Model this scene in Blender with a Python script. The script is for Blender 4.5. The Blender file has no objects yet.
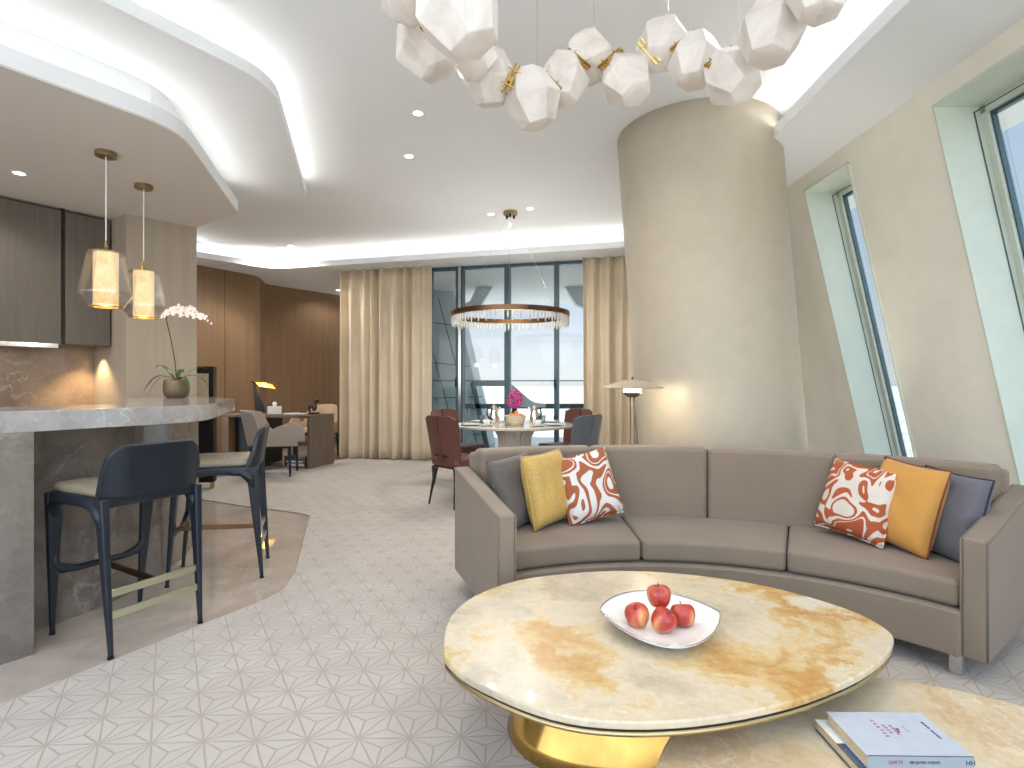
import bpy, bmesh, math, random
from math import sin, cos, pi, radians as R, atan2, sqrt
from mathutils import Vector, Matrix
random.seed(7)
scn = bpy.context.scene
COL = scn.collection

# ------------------------------------------------------------------ materials
def lin(c):
    return tuple((v/12.92 if v <= .04045 else ((v+.055)/1.055)**2.4) for v in [x/255 for x in c])
def newmat(name):
    m = bpy.data.materials.new(name); m.use_nodes = True
    nt = m.node_tree; return m, nt, nt.nodes['Principled BSDF']
def N(nt, t, **k):
    n = nt.nodes.new(t)
    for a, b in k.items():
        if a.startswith('_'): n.inputs[a[1:].replace('_', ' ')].default_value = b
        else: setattr(n, a, b)
    return n
def coords(nt, scale=(1,1,1), rot=(0,0,0), kind='Object'):
    tc = N(nt, 'ShaderNodeTexCoord'); mp = N(nt, 'ShaderNodeMapping')
    mp.inputs['Scale'].default_value = scale; mp.inputs['Rotation'].default_value = rot
    nt.links.new(tc.outputs[kind], mp.inputs[0]); return mp.outputs[0]
def ramp(nt, fac, stops, interp='LINEAR'):
    r = N(nt, 'ShaderNodeValToRGB'); r.color_ramp.interpolation = interp
    e = r.color_ramp.elements
    while len(e) < len(stops): e.new(.5)
    for i, (p, c) in enumerate(stops):
        e[i].position = p; e[i].color = (*lin(c), 1)
    nt.links.new(fac, r.inputs[0]); return r.outputs[0]
def noise(nt, vec, scale, detail=4, rough=.55, dist=0):
    n = N(nt, 'ShaderNodeTexNoise'); n.inputs['Scale'].default_value = scale
    n.inputs['Detail'].default_value = detail; n.inputs['Roughness'].default_value = rough
    n.inputs['Distortion'].default_value = dist
    nt.links.new(vec, n.inputs['Vector']); return n
def bump(nt, bs, h, strength=.3, dist=.002):
    b = N(nt, 'ShaderNodeBump'); b.inputs['Strength'].default_value = strength; b.inputs['Distance'].default_value = dist
    nt.links.new(h, b.inputs['Height']); nt.links.new(b.outputs[0], bs.inputs['Normal'])
def plain(name, c, rough=.5, metal=0, var=.05, nscale=30, bmp=0, emit=None, estr=0, trans=0, ior=1.45, coat=0, sheen=0, alpha=1):
    m, nt, bs = newmat(name)
    v = coords(nt); n = noise(nt, v, nscale)
    d = tuple(max(0, x*(1-var)) for x in c); u = tuple(min(255, x*(1+var)) for x in c)
    col = ramp(nt, n.outputs['Fac'], [(.3, d), (.7, u)])
    nt.links.new(col, bs.inputs['Base Color'])
    bs.inputs['Roughness'].default_value = rough; bs.inputs['Metallic'].default_value = metal
    bs.inputs['Transmission Weight'].default_value = trans; bs.inputs['IOR'].default_value = ior
    bs.inputs['Coat Weight'].default_value = coat; bs.inputs['Alpha'].default_value = alpha
    if sheen: bs.inputs['Sheen Weight'].default_value = sheen
    if bmp: bump(nt, bs, n.outputs['Fac'], bmp, .003)
    if emit: bs.inputs['Emission Color'].default_value = (*lin(emit), 1); bs.inputs['Emission Strength'].default_value = estr
    return m
def fabric(name, c, var=.08, scale=350, bmp=.25, rough=.85, big=3):
    m, nt, bs = newmat(name)
    v = coords(nt); n = noise(nt, v, scale, 2); n2 = noise(nt, v, big, 3)
    mx = N(nt, 'ShaderNodeMath', operation='ADD'); nt.links.new(n.outputs['Fac'], mx.inputs[0]); nt.links.new(n2.outputs['Fac'], mx.inputs[1])
    hf = N(nt, 'ShaderNodeMath', operation='MULTIPLY'); hf.inputs[1].default_value = .5; nt.links.new(mx.outputs[0], hf.inputs[0])
    col = ramp(nt, hf.outputs[0], [(.35, tuple(x*(1-var) for x in c)), (.65, tuple(min(255, x*(1+var)) for x in c))])
    nt.links.new(col, bs.inputs['Base Color']); bs.inputs['Roughness'].default_value = rough
    bs.inputs['Sheen Weight'].default_value = .15
    bump(nt, bs, n.outputs['Fac'], bmp, .001); return m
def wood(name, c1, c2, rough=.45, scale=(14, 14, .9), board=0):
    m, nt, bs = newmat(name)
    v = coords(nt, scale); n = noise(nt, v, 2.2, 6, .62, .6)
    v2 = coords(nt, (60, 60, 1.2)); n2 = noise(nt, v2, 2.0, 3)
    a = N(nt, 'ShaderNodeMix', data_type='FLOAT'); a.inputs[0].default_value = .35
    nt.links.new(n.outputs['Fac'], a.inputs[2]); nt.links.new(n2.outputs['Fac'], a.inputs[3])
    nt.links.new(ramp(nt, a.outputs[0], [(.32, c1), (.68, c2)]), bs.inputs['Base Color'])
    bs.inputs['Roughness'].default_value = rough; bump(nt, bs, n2.outputs['Fac'], .08, .001); return m
def marble(name, base, dark, vein, rough=.12, scale=1.6, vw=.035, coat=.2):
    m, nt, bs = newmat(name)
    v = coords(nt)
    w = noise(nt, v, scale*1.3, 5, .6)
    wv = N(nt, 'ShaderNodeVectorMath', operation='MULTIPLY_ADD'); wv.inputs[1].default_value = (.55, .55, .55)
    nt.links.new(w.outputs['Color'], wv.inputs[0]); nt.links.new(v, wv.inputs[2])
    n = noise(nt, wv.outputs[0], scale*1.8, 8, .65, .4)
    body = ramp(nt, n.outputs['Fac'], [(.32, dark), (.62, base)])
    def veins(sc, width):
        nn = noise(nt, wv.outputs[0], sc, 3, .5)
        s = N(nt, 'ShaderNodeMath', operation='SUBTRACT'); s.inputs[1].default_value = .5; nt.links.new(nn.outputs['Fac'], s.inputs[0])
        ab = N(nt, 'ShaderNodeMath', operation='ABSOLUTE'); nt.links.new(s.outputs[0], ab.inputs[0])
        mr = N(nt, 'ShaderNodeMapRange'); mr.inputs[1].default_value = 0; mr.inputs[2].default_value = width; mr.inputs[3].default_value = 1; mr.inputs[4].default_value = 0
        nt.links.new(ab.outputs[0], mr.inputs[0]); return mr.outputs[0]
    a = veins(scale, vw*.35); b = veins(scale*2.6, vw*.4)
    gate = noise(nt, v, scale*.9, 2); g = N(nt, 'ShaderNodeMapRange'); g.inputs[1].default_value = .42; g.inputs[2].default_value = .62; nt.links.new(gate.outputs['Fac'], g.inputs[0])
    mxv = N(nt, 'ShaderNodeMath', operation='MAXIMUM'); nt.links.new(a, mxv.inputs[0])
    hb = N(nt, 'ShaderNodeMath', operation='MULTIPLY'); hb.inputs[1].default_value = .5; nt.links.new(b, hb.inputs[0]); nt.links.new(hb.outputs[0], mxv.inputs[1])
    ml = N(nt, 'ShaderNodeMath', operation='MULTIPLY'); nt.links.new(mxv.outputs[0], ml.inputs[0]); nt.links.new(g.outputs[0], ml.inputs[1])
    m2 = N(nt, 'ShaderNodeMath', operation='MULTIPLY'); m2.inputs[1].default_value = .5; nt.links.new(ml.outputs[0], m2.inputs[0])
    mix = N(nt, 'ShaderNodeMix', data_type='RGBA'); nt.links.new(m2.outputs[0], mix.inputs[0]); nt.links.new(body, mix.inputs[6]); mix.inputs[7].default_value = (*lin(vein), 1)
    nt.links.new(mix.outputs[2], bs.inputs['Base Color']); bs.inputs['Roughness'].default_value = rough; bs.inputs['Coat Weight'].default_value = coat
    return m
def onyx(name, seed=0, rot=.5, pale=0):
    m, nt, bs = newmat(name)
    v = coords(nt, (1, 1, 1), (0, 0, rot))
    ad = N(nt, 'ShaderNodeVectorMath', operation='ADD'); ad.inputs[1].default_value = (seed, seed*.7, 0); nt.links.new(v, ad.inputs[0])
    w = noise(nt, ad.outputs[0], 2.3, 6, .6)
    wv = N(nt, 'ShaderNodeVectorMath', operation='MULTIPLY_ADD'); wv.inputs[1].default_value = (.7, .7, .2)
    nt.links.new(w.outputs['Color'], wv.inputs[0]); nt.links.new(ad.outputs[0], wv.inputs[2])
    n = noise(nt, wv.outputs[0], 1.5, 6, .58, .3)
    body = ramp(nt, n.outputs['Fac'], [(.26, (172, 158, 138)), (.38, (198, 184, 160)), (.47, (218, 204, 178)), (.515, (214, 186, 134)), (.57, (198, 152, 84)), (.625, (214, 188, 142)), (.70, (226, 216, 200))])
    vo = N(nt, 'ShaderNodeTexVoronoi', feature='DISTANCE_TO_EDGE'); vo.inputs['Scale'].default_value = 9; nt.links.new(wv.outputs[0], vo.inputs['Vector'])
    mr = N(nt, 'ShaderNodeMapRange'); mr.inputs[2].default_value = .05; mr.inputs[3].default_value = 1; mr.inputs[4].default_value = 0; nt.links.new(vo.outputs[0], mr.inputs[0])
    gt = noise(nt, ad.outputs[0], 1.6, 3); g = N(nt, 'ShaderNodeMapRange'); g.inputs[1].default_value = .46; g.inputs[2].default_value = .6; g.inputs[4].default_value = .55; nt.links.new(gt.outputs['Fac'], g.inputs[0])
    ml = N(nt, 'ShaderNodeMath', operation='MULTIPLY'); nt.links.new(mr.outputs[0], ml.inputs[0]); nt.links.new(g.outputs[0], ml.inputs[1])
    mix = N(nt, 'ShaderNodeMix', data_type='RGBA'); nt.links.new(ml.outputs[0], mix.inputs[0]); nt.links.new(body, mix.inputs[6]); mix.inputs[7].default_value = (*lin((242, 232, 208)), 1)
    pm = N(nt, 'ShaderNodeMix', data_type='RGBA'); pm.inputs[0].default_value = pale; nt.links.new(mix.outputs[2], pm.inputs[6]); pm.inputs[7].default_value = (*lin((224, 212, 192)), 1); mix = pm
    fn = noise(nt, ad.outputs[0], 40, 4, .7)
    fm = N(nt, 'ShaderNodeMix', data_type='RGBA', blend_type='SOFT_LIGHT'); fm.inputs[0].default_value = .5
    nt.links.new(mix.outputs[2], fm.inputs[6]); nt.links.new(ramp(nt, fn.outputs['Fac'], [(.3, (90, 90, 90)), (.7, (180, 180, 180))]), fm.inputs[7])
    nt.links.new(fm.outputs[2], bs.inputs['Base Color'])
    bs.inputs['Roughness'].default_value = .27; bs.inputs['Coat Weight'].default_value = .08
    return m
def carpet_mat():
    m, nt, bs = newmat('carved_carpet')
    a = .172; th = R(2)
    tc = N(nt, 'ShaderNodeTexCoord'); sx = N(nt, 'ShaderNodeSeparateXYZ')
    wn = noise(nt, tc.outputs['Object'], 6, 2); wa = N(nt, 'ShaderNodeVectorMath', operation='MULTIPLY_ADD'); wa.inputs[1].default_value = (.012, .012, 0)
    nt.links.new(wn.outputs['Color'], wa.inputs[0]); nt.links.new(tc.outputs['Object'], wa.inputs[2]); nt.links.new(wa.outputs[0], sx.inputs[0])
    def M(op, x, y=None, z=None):
        n = N(nt, 'ShaderNodeMath', operation=op)
        for i, q in enumerate((x, y, z)):
            if q is None: continue
            if isinstance(q, (int, float)): n.inputs[i].default_value = q
            else: nt.links.new(q, n.inputs[i])
        return n.outputs[0]
    # lattice vectors u at 2 deg, w at 62 deg
    ux, uy, wx, wy = a*cos(th), a*sin(th), a*cos(th+pi/3), a*sin(th+pi/3)
    det = ux*wy - uy*wx
    X, Y = sx.outputs[0], sx.outputs[1]
    X = M('ADD', X, .34); Y = M('ADD', Y, -1.874)
    s = M('FRACT', M('ADD', M('MULTIPLY', X, wy/det), M('MULTIPLY', Y, -wx/det)))
    t = M('FRACT', M('ADD', M('MULTIPLY', X, -uy/det), M('MULTIPLY', Y, ux/det)))
    fl = M('GREATER_THAN', M('ADD', s, t), 1.0)
    def flip(q): return M('ADD', M('MULTIPLY', q, M('SUBTRACT', 1, fl)), M('MULTIPLY', M('SUBTRACT', 1, q), fl))
    s2, t2 = flip(s), flip(t); r2 = M('SUBTRACT', M('SUBTRACT', 1, s2), t2)
    mn = M('MINIMUM', M('MINIMUM', s2, t2), r2); mxx = M('MAXIMUM', M('MAXIMUM', s2, t2), r2)
    mid = M('SUBTRACT', M('SUBTRACT', 1, mn), mxx)
    d = M('MINIMUM', M('MULTIPLY', mn, .866), M('MULTIPLY', M('SUBTRACT', mid, mn), .5))
    mr = N(nt, 'ShaderNodeMapRange', interpolation_type='SMOOTHSTEP'); mr.inputs[1].default_value = .004; mr.inputs[2].default_value = .03
    nt.links.new(d, mr.inputs[0])
    # each facet a slightly different nap
    pile = noise(nt, tc.outputs['Object'], 260, 3, .7); blot = noise(nt, tc.outputs['Object'], 3.5, 4, .6)
    ht = M('ADD', mr.outputs[0], M('MULTIPLY', pile.outputs['Fac'], .35))
    ht = M('ADD', ht, M('MULTIPLY', mn, .5))
    bump(nt, bs, ht, .45, .003)
    c = ramp(nt, M('ADD', M('MULTIPLY', blot.outputs['Fac'], .6), M('MULTIPLY', pile.outputs['Fac'], .4)), [(.35, (180, 169, 157)), (.65, (196, 186, 175))])
    mx = N(nt, 'ShaderNodeMix', data_type='RGBA'); nt.links.new(mr.outputs[0], mx.inputs[0]); mx.inputs[6].default_value = (*lin((168, 156, 143)), 1); nt.links.new(c, mx.inputs[7])
    nt.links.new(mx.outputs[2], bs.inputs['Base Color']); bs.inputs['Roughness'].default_value = .95; bs.inputs['Sheen Weight'].default_value = .2
    return m
def glassy(name, c=(235, 245, 245), rough=0.0, mixf=.12):
    m, nt, bs = newmat(name); out = nt.nodes['Material Output']
    tr = N(nt, 'ShaderNodeBsdfTransparent'); tr.inputs[0].default_value = (*lin(c), 1)
    gl = N(nt, 'ShaderNodeBsdfGlossy'); gl.inputs['Roughness'].default_value = rough
    fr = N(nt, 'ShaderNodeFresnel'); fr.inputs[0].default_value = 1.45
    mul = N(nt, 'ShaderNodeMath', operation='MULTIPLY_ADD'); mul.inputs[1].default_value = .32; mul.inputs[2].default_value = mixf*.05; nt.links.new(fr.outputs[0], mul.inputs[0])
    mx = N(nt, 'ShaderNodeMixShader'); nt.links.new(mul.outputs[0], mx.inputs[0]); nt.links.new(tr.outputs[0], mx.inputs[1]); nt.links.new(gl.outputs[0], mx.inputs[2])
    nt.links.new(mx.outputs[0], out.inputs[0]); return m
def print_mat(name, base, ink, scale, seed):
    m, nt, bs = newmat(name)
    v = coords(nt); ad = N(nt, 'ShaderNodeVectorMath', operation='ADD'); ad.inputs[1].default_value = (seed, seed*1.3, 0); nt.links.new(v, ad.inputs[0])
    n = noise(nt, ad.outputs[0], scale, 1, .4, 1.6)
    # broad blobs outlined by an unprinted line
    c = ramp(nt, n.outputs['Fac'], [(0, base), (.37, ink), (.45, base), (.475, ink), (.535, base), (.60, ink), (.67, base)], 'CONSTANT')
    nt.links.new(c, bs.inputs['Base Color']); bs.inputs['Roughness'].default_value = .85
    n3 = noise(nt, v, 300, 2); bump(nt, bs, n3.outputs['Fac'], .25, .001); return m

M = {}
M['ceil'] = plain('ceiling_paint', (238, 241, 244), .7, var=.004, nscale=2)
M['ceilK'] = plain('kitchen_ceiling_tone', (214, 207, 199), .7, var=.004)  # kitchen underside toned darker and warmer than the main ceiling
M['wallpaint'] = plain('fin_plaster', (240, 236, 222), .6, var=.015, nscale=4, bmp=.03)
M['column'] = plain('column_leather', (188, 177, 157), .42, var=.018, nscale=9, bmp=.05)
M['carpet'] = carpet_mat()
M['floor'] = marble('floor_marble', (198, 184, 170), (174, 160, 147), (216, 204, 192), .035, 1.1)
M['barfront'] = marble('bar_marble', (132, 123, 114), (104, 95, 87), (196, 188, 178), .2, 1.9)
M['barslab'] = marble('slab_marble', (170, 167, 163), (146, 141, 136), (225, 222, 216), .12, 2.6)
M['splash'] = marble('backsplash_marble', (160, 138, 118), (130, 108, 90), (210, 190, 168), .2, 1.7)
M['cab'] = wood('cabinet_veneer', (92, 84, 76), (108, 100, 91), .45)
M['pillar'] = wood('pillar_veneer', (164, 150, 132), (176, 162, 144), .4, (5, 5, .25))
M['woodwall'] = wood('nook_veneer', (132, 102, 74), (150, 120, 90), .4, (6, 6, .3))
M['deskwood'] = wood('desk_veneer', (92, 78, 68), (116, 100, 88), .35)
M['dark'] = plain('black_recess', (22, 20, 20), .4)
M['navy'] = plain('navy_lacquer', (27, 35, 44), .36, coat=.1)
M['seatleather'] = plain('taupe_leather', (150, 138, 118), .3, bmp=.05, nscale=60)
M['brass'] = plain('polished_brass', (205, 168, 98), .2, 1, nscale=3)
M['tablebrass'] = plain('aged_brass', (186, 150, 84), .13, 1, var=.12, nscale=5)
M['lipbrass'] = plain('satin_brass_lip', (190, 172, 130), .25, 1, nscale=4)
M['brasspale'] = plain('satin_brass_rail', (200, 205, 178), .3, 1, nscale=4)
M['bronze'] = plain('bronze', (128, 96, 66), .3, 1)
M['nickel'] = plain('nickel_canopy', (160, 142, 108), .3, 1)
M['steel'] = plain('steel', (205, 205, 205), .18, 1)
M['chrome'] = plain('silver', (225, 222, 215), .08, 1)
M['sofa'] = fabric('sofa_upholstery', (134, 118, 100), .04, 500, .15, .75)
M['piping'] = fabric('sofa_piping', (120, 110, 98), .04, 500, .1)
M['curtain'] = fabric('curtain_linen', (222, 205, 178), .04, 300, .15, .8)
M['onyx'] = onyx('onyx_top', 3.1, .4, 0)
M['onyx2'] = onyx('onyx_low_top', 9.4, 2.4, .5)
M['green'] = plain('window_liner', (211, 219, 205), .38, 0, var=.02, nscale=5)
M['gframe'] = plain('green_frame', (120, 146, 132), .4, .2)
M['mullion'] = plain('window_mullion', (72, 92, 98), .35, .4)
M['black'] = plain('black_metal', (20, 20, 22), .35)
M['glass'] = glassy('window_glass', (250, 253, 253))
M['rustleather'] = plain('rust_leather', (104, 66, 58), .36, bmp=.05, nscale=50)
M['darkwood'] = plain('dark_wood', (42, 32, 30), .35)
M['chairsheen'] = plain('painted_slate_sheen', (128, 138, 152), .25, .5)  # sheen on one chair back, put into a slate grey colour
M['tabletop'] = marble('dining_marble', (220, 212, 200), (196, 184, 168), (240, 236, 230), .1, 2.5)
M['porcelain'] = plain('porcelain', (242, 240, 235), .15, coat=.3, var=.01)
M['alab'] = None
M['white'] = plain('white_plastic', (235, 235, 232), .4, var=.01)
M['shadecream'] = plain('lamp_shade_cream', (190, 172, 146), .35, .3)
M['goldglow'] = plain('gold_lamp_glow', (240, 200, 120), .4, emit=(255, 190, 90), estr=.7)
M['lamppole'] = plain('lamp_pole_bronze', (122, 108, 96), .35, .8)
M['glow'] = plain('lamp_glow', (255, 240, 215), .5, emit=(255, 226, 178), estr=7)
M['dlglow'] = plain('downlight_glow', (255, 250, 240), .5, emit=(255, 246, 228), estr=14)
M['led'] = plain('led_strip', (255, 240, 210), .5, emit=(255, 232, 196), estr=5)
M['taupeP'] = fabric('taupe_cushion_cloth', (96, 88, 82), .18, 260, .5, .7)
M['goldP'] = fabric('gold_cushion_velvet', (196, 160, 84), .12, 120, .4, .55)
M['orangeP'] = fabric('amber_cushion_cloth', (200, 144, 66), .06, 400, .3, .75)
M['slateP'] = fabric('slate_cushion_cloth', (98, 96, 102), .12, 260, .5, .75)
M['whiteP'] = print_mat('swirl_print', (222, 217, 212), (168, 92, 56), 3.4, 2.2)
M['rustP'] = print_mat('blob_print', (214, 204, 190), (172, 84, 48), 3.9, 5.1)
M['applered'] = None
M['stem'] = plain('brown_stem', (84, 60, 36), .7)
M['leaf'] = plain('orchid_leaf', (70, 92, 50), .4, var=.2)
M['petal'] = plain('white_petal', (250, 244, 246), .5, var=.02)
M['pink'] = plain('magenta_petal', (206, 60, 140), .5, var=.2)
M['pot'] = plain('bronze_pot', (112, 98, 78), .45, .3, bmp=.1)
M['greyup'] = fabric('grey_chair_cloth', (170, 158, 146), .05)
M['creamup'] = fabric('cream_chair_cloth', (206, 178, 148), .05)
M['facade'] = plain('facade_panel', (196, 204, 210), .45, 0, var=.04, nscale=1.2)
M['seam'] = plain('facade_seam', (70, 78, 86), .6)
M['extwhite'] = plain('balcony_soffit', (248, 250, 248), .6, var=.01)
M['pastry'] = plain('pastry_crust', (206, 142, 76), .6, var=.2, nscale=60, bmp=.3)
M['wicker'] = plain('cream_basket', (222, 206, 176), .7, var=.15, nscale=80, bmp=.4)
M['paper'] = plain('book_pages', (214, 190, 150), .8, var=.08, nscale=200)
M['greycover'] = plain('grey_book_cover', (184, 190, 200), .45, var=.02)
M['greyspine'] = plain('grey_book_spine', (150, 160, 166), .45, var=.02)
M['bluecover'] = plain('photo_cover', (70, 84, 102), .3, var=.5, nscale=14)
M['redink'] = plain('red_ink', (170, 50, 70), .6)
M['darkink'] = plain('dark_ink', (60, 60, 80), .6)
M['beigepanel'] = plain('beige_panel', (196, 180, 156), .5)
M['city'] = None

def mk_city():
    m, nt, bs = newmat('hazy_city')
    v = coords(nt); vo = N(nt, 'ShaderNodeTexVoronoi'); vo.inputs['Scale'].default_value = .012; nt.links.new(v, vo.inputs['Vector'])
    sp = N(nt, 'ShaderNodeSeparateColor'); nt.links.new(vo.outputs['Color'], sp.inputs[0])
    nt.links.new(ramp(nt, sp.outputs[0], [(.0, (186, 188, 184)), (.35, (206, 204, 198)), (.7, (222, 220, 214)), (.92, (172, 178, 168))]), bs.inputs['Base Color'])
    bs.inputs['Roughness'].default_value = 1; bs.inputs['Specular IOR Level'].default_value = 0; return m
M['city'] = mk_city()
def mk_apple():
    m, nt, bs = newmat('apple_skin')
    v = coords(nt, (1, 1, .25)); n = noise(nt, v, 22, 5, .6); v2 = coords(nt); n2 = noise(nt, v2, 90, 2)
    big = noise(nt, v2, 9, 2)
    a = N(nt, 'ShaderNodeMath', operation='MULTIPLY_ADD'); a.inputs[1].default_value = .5; nt.links.new(n.outputs['Fac'], a.inputs[0])
    h = N(nt, 'ShaderNodeMath', operation='MULTIPLY'); h.inputs[1].default_value = .5; nt.links.new(big.outputs['Fac'], h.inputs[0]); nt.links.new(h.outputs[0], a.inputs[2])
    c = ramp(nt, a.outputs[0], [(.34, (150, 30, 30)), (.5, (186, 62, 48)), (.58, (214, 128, 84)), (.68, (228, 186, 110))])
    mx = N(nt, 'ShaderNodeMix', data_type='RGBA'); f = N(nt, 'ShaderNodeMapRange'); f.inputs[1].default_value = .64; f.inputs[2].default_value = .75; f.inputs[4].default_value = .25
    nt.links.new(n2.outputs['Fac'], f.inputs[0]); nt.links.new(f.outputs[0], mx.inputs[0]); nt.links.new(c, mx.inputs[6]); mx.inputs[7].default_value = (*lin((232, 190, 150)), 1)
    nt.links.new(mx.outputs[2], bs.inputs['Base Color']); bs.inputs['Roughness'].default_value = .25; bs.inputs['Coat Weight'].default_value = .3; return m
M['applered'] = mk_apple()
def mk_alab(name, c1, c2, c3, e, scale=7):
    m, nt, bs = newmat(name)
    v = coords(nt); n = noise(nt, v, scale, 5, .6, .8)
    c = ramp(nt, n.outputs['Fac'], [(.3, c1), (.5, c2), (.72, c3)])
    nt.links.new(c, bs.inputs['Base Color']); nt.links.new(c, bs.inputs['Emission Color']); bs.inputs['Emission Strength'].default_value = e
    bs.inputs['Roughness'].default_value = .35; return m
M['alab'] = mk_alab('alabaster', (190, 180, 172), (208, 200, 192), (222, 216, 208), .05)
M['alabW'] = mk_alab('honey_onyx_lit', (236, 190, 118), (246, 218, 164), (252, 240, 210), .85, 9)

# ------------------------------------------------------------------ builders
class MB:
    def __init__(s): s.bm = bmesh.new()
    def _new(s, verts, faces, mat=None):
        vs = [s.bm.verts.new(mat @ Vector(v) if mat else v) for v in verts]
        for f in faces:
            try: s.bm.faces.new([vs[i] for i in f])
            except ValueError: pass
        return s
    def box(s, c, d, rot=0, mat=None):
        x, y, z = d[0]/2, d[1]/2, d[2]/2
        V = [(-x,-y,-z),(x,-y,-z),(x,y,-z),(-x,y,-z),(-x,-y,z),(x,-y,z),(x,y,z),(-x,y,z)]
        F = [(3,2,1,0),(4,5,6,7),(0,1,5,4),(1,2,6,5),(2,3,7,6),(3,0,4,7)]
        m = Matrix.Translation(c) @ Matrix.Rotation(rot, 4, 'Z')
        return s._new(V, F, (mat @ m) if mat else m)
    def hexa(s, pts):
        return s._new(pts, [(3,2,1,0),(4,5,6,7),(0,1,5,4),(1,2,6,5),(2,3,7,6),(3,0,4,7)])
    def prism(s, poly, z0, z1, mat=None):
        n = len(poly)
        z0f = z0 if callable(z0) else (lambda p: z0); z1f = z1 if callable(z1) else (lambda p: z1)
        V = [(p[0], p[1], z0f(p)) for p in poly] + [(p[0], p[1], z1f(p)) for p in poly]
        F = [tuple(range(n-1, -1, -1)), tuple(range(n, 2*n))] + [(i, (i+1) % n, n+(i+1) % n, n+i) for i in range(n)]
        return s._new(V, F, mat)
    def rings(s, rs, caps=True, closed=False):
        n = len(rs[0]); base = []
        for r in rs: base.append([s.bm.verts.new(v) for v in r])
        m = len(rs)
        for i in range(m if closed else m-1):
            a, b = base[i], base[(i+1) % m]
            for j in range(n):
                k = (j+1) % n
                try: s.bm.faces.new((a[j], a[k], b[k], b[j]))
                except ValueError: pass
        if caps and not closed:
            s.bm.faces.new(base[0][::-1]); s.bm.faces.new(base[-1])
        return s
    def lathe(s, prof, seg=32, c=(0,0,0), mat=None, caps=True):
        rs = []
        for r, z in prof:
            ring = [Vector((c[0]+r*cos(2*pi*i/seg), c[1]+r*sin(2*pi*i/seg), c[2]+z)) for i in range(seg)]
            rs.append([mat @ v for v in ring] if mat else ring)
        return s.rings(rs, caps)
    def tube(s, pts, r, seg=8, flat=1.0):
        pts = [Vector(p) for p in pts]; rs = []
        rr = r if isinstance(r, (list, tuple)) else [r]*len(pts)
        prevx = None
        for i, p in enumerate(pts):
            t = (pts[min(i+1, len(pts)-1)] - pts[max(i-1, 0)]).normalized()
            if prevx is None:
                up = Vector((0,0,1)) if abs(t.z) < .9 else Vector((1,0,0))
                x = up.cross(t).normalized()
            else:
                x = (prevx - t*prevx.dot(t)).normalized()
            prevx = x; y = t.cross(x)
            rs.append([p + (x*cos(2*pi*k/seg) + y*sin(2*pi*k/seg)*flat)*rr[i] for k in range(seg)])
        return s.rings(rs)
    def bar(s, p0, p1, w0, h0, w1=None, h1=None, side=None):
        """rectangular tapered bar; w measured along side vector"""
        p0, p1 = Vector(p0), Vector(p1); w1 = w1 or w0; h1 = h1 or h0
        t = (p1-p0).normalized(); sd = Vector(side) if side else (Vector((0,0,1)) if abs(t.z) < .9 else Vector((1,0,0)))
        x = (sd - t*sd.dot(t)).normalized(); y = t.cross(x)
        V = []
        for p, w, h in ((p0, w0, h0), (p1, w1, h1)):
            V += [p - x*w/2 - y*h/2, p + x*w/2 - y*h/2, p + x*w/2 + y*h/2, p - x*w/2 + y*h/2]
        return s.hexa(V)
    def sphere(s, c, r, sub=2, sc=(1,1,1), mat=None):
        g = bmesh.ops.create_icosphere(s.bm, subdivisions=sub, radius=r)
        for v in g['verts']:
            v.co = Vector((v.co.x*sc[0], v.co.y*sc[1], v.co.z*sc[2]))
            if mat: v.co = mat @ v.co
            v.co += Vector(c)
        return s
    def build(s, name, mat, parent=None, smooth=False, bevel=0, bseg=2, subsurf=0, solid=0):
        bmesh.ops.recalc_face_normals(s.bm, faces=s.bm.faces)
        me = bpy.data.meshes.new(name); s.bm.to_mesh(me); s.bm.free()
        o = bpy.data.objects.new(name, me); COL.objects.link(o)
        me.materials.append(mat)
        if smooth:
            for p in me.polygons: p.use_smooth = True
        if solid: md = o.modifiers.new('solid', 'SOLIDIFY'); md.thickness = solid; md.offset = 0
        if bevel:
            md = o.modifiers.new('bevel', 'BEVEL'); md.width = bevel; md.segments = bseg; md.limit_method = 'ANGLE'; md.angle_limit = R(35)
            if bseg > 1:
                for p in me.polygons: p.use_smooth = True
                me.set_sharp_from_angle(angle=R(70)) if False else None
        if subsurf: md = o.modifiers.new('sub', 'SUBSURF'); md.levels = subsurf; md.render_levels = subsurf
        if bevel and bseg > 1:
            md = o.modifiers.new('wn', 'WEIGHTED_NORMAL'); md.keep_sharp = True
        if parent: o.parent = parent
        return o
def tag(o, label, cat, group=None):
    o['label'] = label; o['category'] = cat
    if group: o['group'] = group
    return o
def thing(name, label, cat, loc=(0,0,0), rz=0, group=None):
    o = bpy.data.objects.new(name, None); COL.objects.link(o); o.location = loc; o.rotation_euler = (0,0,rz); o.empty_display_size = .1
    return tag(o, label, cat, group)
def struct(o): o['kind'] = 'structure'; return o
def copy_tree(o, parent=None):
    c = o.copy(); COL.objects.link(c)
    if parent: c.parent = parent
    for ch in list(o.children): copy_tree(ch, c)
    return c
def relabel(o, label): o['label'] = label; return o
def rounded(poly, rads, seg=6):
    """round polygon corners"""
    out = []; n = len(poly)
    for i, p in enumerate(poly):
        r = rads[i] if isinstance(rads, (list, tuple)) else rads
        p = Vector(p[:2]).to_2d() if False else Vector((p[0], p[1])); a = Vector(poly[i-1][:2]); b = Vector(poly[(i+1) % n][:2])
        if r <= 0: out.append((p.x, p.y)); continue
        da, db = (a-p).normalized(), (b-p).normalized()
        for k in range(seg+1):
            t = k/seg
            q = (p+da*r)*(1-t)**2 + p*2*t*(1-t) + (p+db*r)*t*t
            out.append((q.x, q.y))
    return out
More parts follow.
